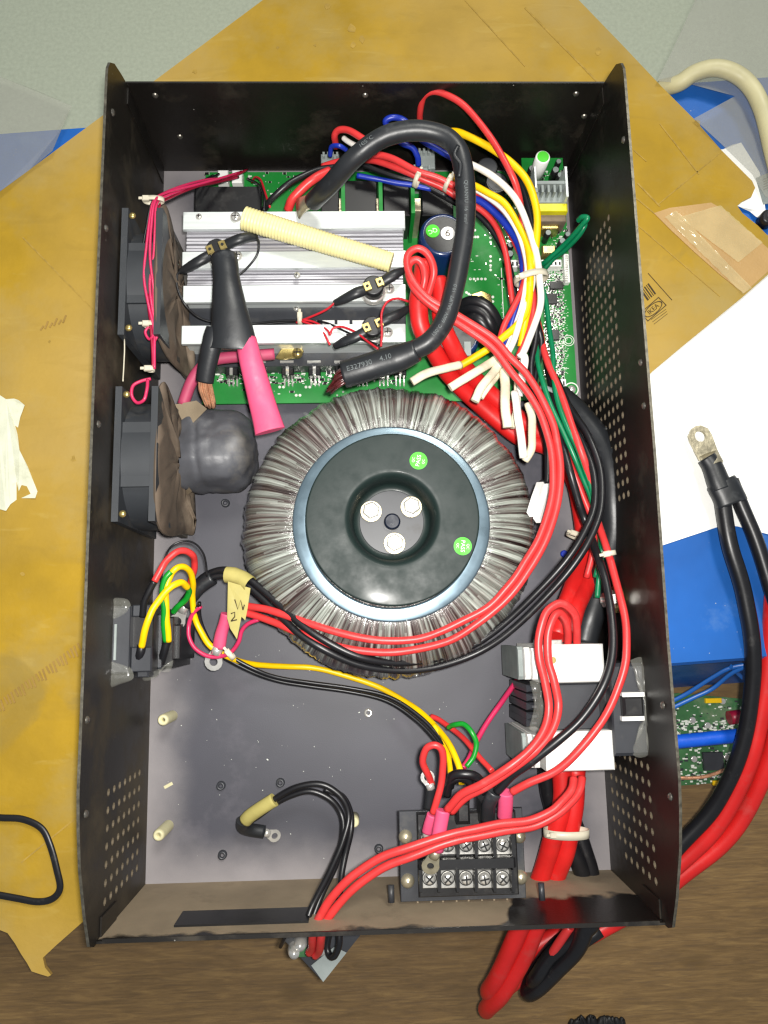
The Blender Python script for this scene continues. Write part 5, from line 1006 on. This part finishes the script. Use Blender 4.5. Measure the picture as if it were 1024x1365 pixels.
cable('765,1037,7 762,1052,7.4 750,1068,7.8 734,1082,8 705,1094,8 664,1099,8.1 626,1106,8.2 588,1116,8.3 544,1130,8.2 514,1140,8 484,1157,7.8 458,1178,7.6 438,1202,7.2 424,1226,6.8 417,1246,6 417,1262,4.6 412,1270,3.8', .235, 'red', 'upper red wire crossing the terminal block and leaving through the front panel', 'wire', 'wire', g, 12)
cable('776,1036,6.6 773,1052,7 762,1069,7.4 742,1086,7.7 712,1101,7.7 670,1108,7.8 630,1115,7.9 592,1125,8 550,1141,7.9 520,1152,7.7 492,1168,7.5 466,1189,7.3 446,1212,7 432,1232,6.6 428,1250,6 427,1266,4.6 420,1274,3.8', .235, 'red', 'lower red wire crossing the terminal block and leaving through the front panel', 'wire', 'wire', g, 12)
g = 'black cables with yellow tape on the case floor'
for s_, lab in (('409,1228,6.6 419,1203,6.2 440,1160,5 458,1120,4 465,1088,3.6 454,1062,3.6 428,1046,3.6 397,1049,3.4 368,1064,3 340,1084,2.6 328,1096,2.2', 'outer black cable hooping over the case floor'),
                ('414,1232,6.2 432,1186,5.4 448,1150,4.4 458,1112,3.6 455,1086,3.2 440,1066,3.2 414,1055,3.2 390,1060,3 366,1072,2.6 342,1090,2.2 330,1098,2', 'inner black cable hooping over the case floor'),
                ('452,1200,5.6 455,1170,4.8 461,1140,4.2 468,1108,3.4 468,1084,3.2 456,1062,3 432,1052,3', 'short black cable beside the hoop')):
    cable(s_, .19, 'rubber', lab, 'cable', 'cable', g)
t = thing('taped_end', 'yellow taped end of the black cables with a clear capped lug', 'cable end', P(345, 1095, 0))
g = MB(); g.tube(smooth(path('366,1066,3 350,1076,2.8 334,1087,2.5 327,1094,2.2'), 5), .42, 14, flat=.85); part('tape_wrap', g, M['masking'], t)
g = MB(); g.tube(smooth(path('324,1094,2.2 324,1102,1.7 334,1106,1.2 352,1109,.9'), 5), .42, 14, flat=.8); part('sleeve', g, M['shrink'], t)
lug(t, P(352, 1109, .9), P(366, 1114, .6), .4, .2)
# fat cables below the breaker, leaving at the front, looping back beneath the case
FR = 'fat red cables'
U1 = '749,1020,3.4 749,1072,3.2 736,1118,2.6 724,1160,1.4 708,1200,.4 692,1240,-.6 676,1275,-1.6 660,1308,-3 652,1322,-4.6 656,1322,-6.4 676,1296,-7.6 720,1258,-8 790,1222,-8 850,1192,-7.6 905,1152,-6.6 950,1108,-5.4 982,1058,-4.2 1004,1000,-3 1018,930,-2 1026,860,-1 1032,790,0'
U2 = '768,1022,3.2 765,1076,3 755,1128,2.4 742,1168,1.2 724,1215,0 706,1258,-1 688,1294,-2 668,1326,-3.4 652,1341,-5 650,1344,-6.8 672,1320,-8.2 720,1282,-8.6 800,1240,-8.4 860,1206,-8 905,1170,-7.2 960,1126,-6 996,1080,-4.8 1022,1020,-3.4 1042,950,-2 1060,860,-1'
cable(U1, .6, 'redfat', 'fat red cable leaving under the front panel, left of two', 'cable', 'battery_cable', FR, 16)
cable(U2, .6, 'redfat', 'fat red cable leaving under the front panel, right of two', 'cable', 'battery_cable', FR, 16)
BK = 'fat black cables'
cable('728,1020,2 732,1060,1.6 744,1100,1.2 762,1130,1 776,1165,.7 783,1215,0 770,1262,-1.4 742,1294,-3 716,1318,-4.4 704,1322,-5.6 716,1292,-6.8 745,1256,-7.4 800,1220,-7.2 860,1180,-6.6 905,1128,-5.6 948,1080,-4.4 976,1030,-3.2 996,970,-2 1004,905,-1 1002,850,-.2 992,790,.2 976,735,.5 966,690,.5 962,655,.5', .55, 'rubber', 'fat black cable curving from under the case to the cable lug', 'cable', 'battery_cable', BK, 16)
cable('752,1040,1 762,1085,.9 776,1125,.8 788,1165,.6 792,1225,0 765,1250,-1.6 735,1275,-2.6 716,1300,-3.6 712,1310,-5 735,1285,-7.4 800,1240,-7.4', .5, 'rubber', 'second fat black cable looping under the front panel', 'cable', 'battery_cable', BK, 16)
cable('975,640,.5 988,672,.5 1006,715,.5 1024,770,.4 1040,830,.2 1050,900,-.6', .5, 'rubber', 'fat black cable beside the lug running off the right edge', 'cable', 'battery_cable', BK, 16)
cable('760,1235,-1.2 742,1262,-2 728,1285,-3', .3, 'red', 'thin red cable between the black ones under the front panel', 'cable', 'cable', n=12)
lg = thing('large_cable_lug', 'large tinned cable lug with black sleeve lying on the white sheet', 'cable lug', P(950, 610, -.4))
a = P(950, 618, .4); b = P(933, 582, .3); d = (b - a).normalized(); s2 = Vector((-d.y, d.x, 0)); Mx = Matrix(((d.x, s2.x, 0, b.x), (d.y, s2.y, 0, b.y), (0, 0, 1, .3), (0, 0, 0, 1)))
out = [(-1.6, -.72), (-.2, -.82), (.35, -.74), (.72, -.35), (.8, 0), (.72, .35), (.35, .74), (-.2, .82), (-1.6, .72)]
vs, fs = flat2d('curve', polys=[out, [(.4 * math.cos(k * math.tau / 24), .4 * math.sin(k * math.tau / 24)) for k in range(24)]], extrude=.11)
g = MB(); g.add([Mx @ v for v in vs], fs); part('palm', g, M['tin'], lg)
g = MB(); g.tube([b - d * 1.35 + Vector((0, 0, .05)), b - d * 1.8 + Vector((0, 0, .15)), b - d * 2.3 + Vector((0, 0, .25))], [.74, .66, .6], 18, flat=[.25, .6, .9], up=(0, 0, 1)); part('barrel', g, M['tin'], lg)
g = MB(); g.tube(smooth(path('942,610,.5 950,622,.55 957,640,.6 962,652,.6'), 6), [.66 + .01 * k for k in range(19)], 18, flat=.8, up=(0, 0, 1)); part('sleeve', g, M['shrink'], lg)
g = MB(); g.tube(smooth(path('961,642,.55 969,656,.6 976,672,.6'), 6), [1.05, 1.1, 1.1, 1.12, 1.12, 1.12, 1.12, 1.12, 1.12, 1.13, 1.14, 1.14, 1.15], 20, flat=.6, up=(0, 0, 1)); part('outer_sleeve', g, M['shrink'], lg)
# triangular plate with its wiring under the front panel
tp = thing('corner_plate', 'dark triangular metal plate poking out below the front panel', 'plate', P(431, 1275, 1))
g = MB(); g.sheet([P(377, 1251, 1.2), P(372, 1236, 1.2), P(490, 1232, 1.2), P(485, 1241, 1.2), P(431, 1309, 1.2)], .12); part('plate', g, M['dkgrey'], tp)
g = MB(); g.sheet([P(431, 1309, 1.28), P(415, 1287, 1.28), P(446, 1262, 1.28), P(462, 1270, 1.28)], .03); part('bare_patch', g, M['gtext'], tp)
for u, v in ((400, 1262), (428, 1268), (392, 1272)):
    q = P(u, v, 2); g = MB(); g.lathe((q.x, q.y, 0), [(0, 2.1), (.3, 2.0), (.42, 1.6), (.46, 1.2)], 16); part('stud', g, M['steel'], tp)
bx('connector', M['pcb2'], tp, 387, 1264, 408, 1277, 1.2, 1.9, .08)
cable('452,1240,4 452,1258,4 448,1272,3.6 441,1275,3.2 437,1262,3 440,1240,3', .2, 'rubber', 'black cable loop hanging over the triangular plate', 'cable', 'cable')
cable('386,1240,3.4 380,1250,3 374,1262,2', .12, 'rubber', 'thin black wire at the left corner of the triangular plate', 'wire', 'wire')
# dust flecks lying on the case floor
g = MB(); random.seed(12)
for k in range(80):
    x = random.uniform(-14, 13); y = random.uniform(-24, -9.5); s_ = random.uniform(.012, .035) * (2 if k % 25 == 0 else 1); a = random.uniform(0, 3)
    g.box(-s_, s_, -s_ * .5, s_ * .5, 0.0, .02, 0, 0, Matrix.Translation((x, y, 0)) @ Matrix.Rotation(a, 4, 'Z'))
part('dust_flecks', g, M['silk'], label='scattered pale dust flecks on the case floor', cat='dust', kind='stuff')
t = thing('dark_cloth', 'black fuzzy scrap at the bottom picture edge on the wood', 'cloth', P(795, 1362, -12))
g = MB()
for k in range(14):
    u = 762 + k * 5; g.tube(smooth([P(u + random.uniform(-4, 4), 1372, -12), P(u + random.uniform(-3, 6), 1359 - 5 * math.sin(k * .24) + random.uniform(-2, 3), -11.6 + random.uniform(-.2, .3)), P(u + random.uniform(-3, 9), 1374, -12)], 4), [.5, .4, .3, .2, .15, .2, .3, .4, .5], 7)
part('tuft', g, M['dark'], t)
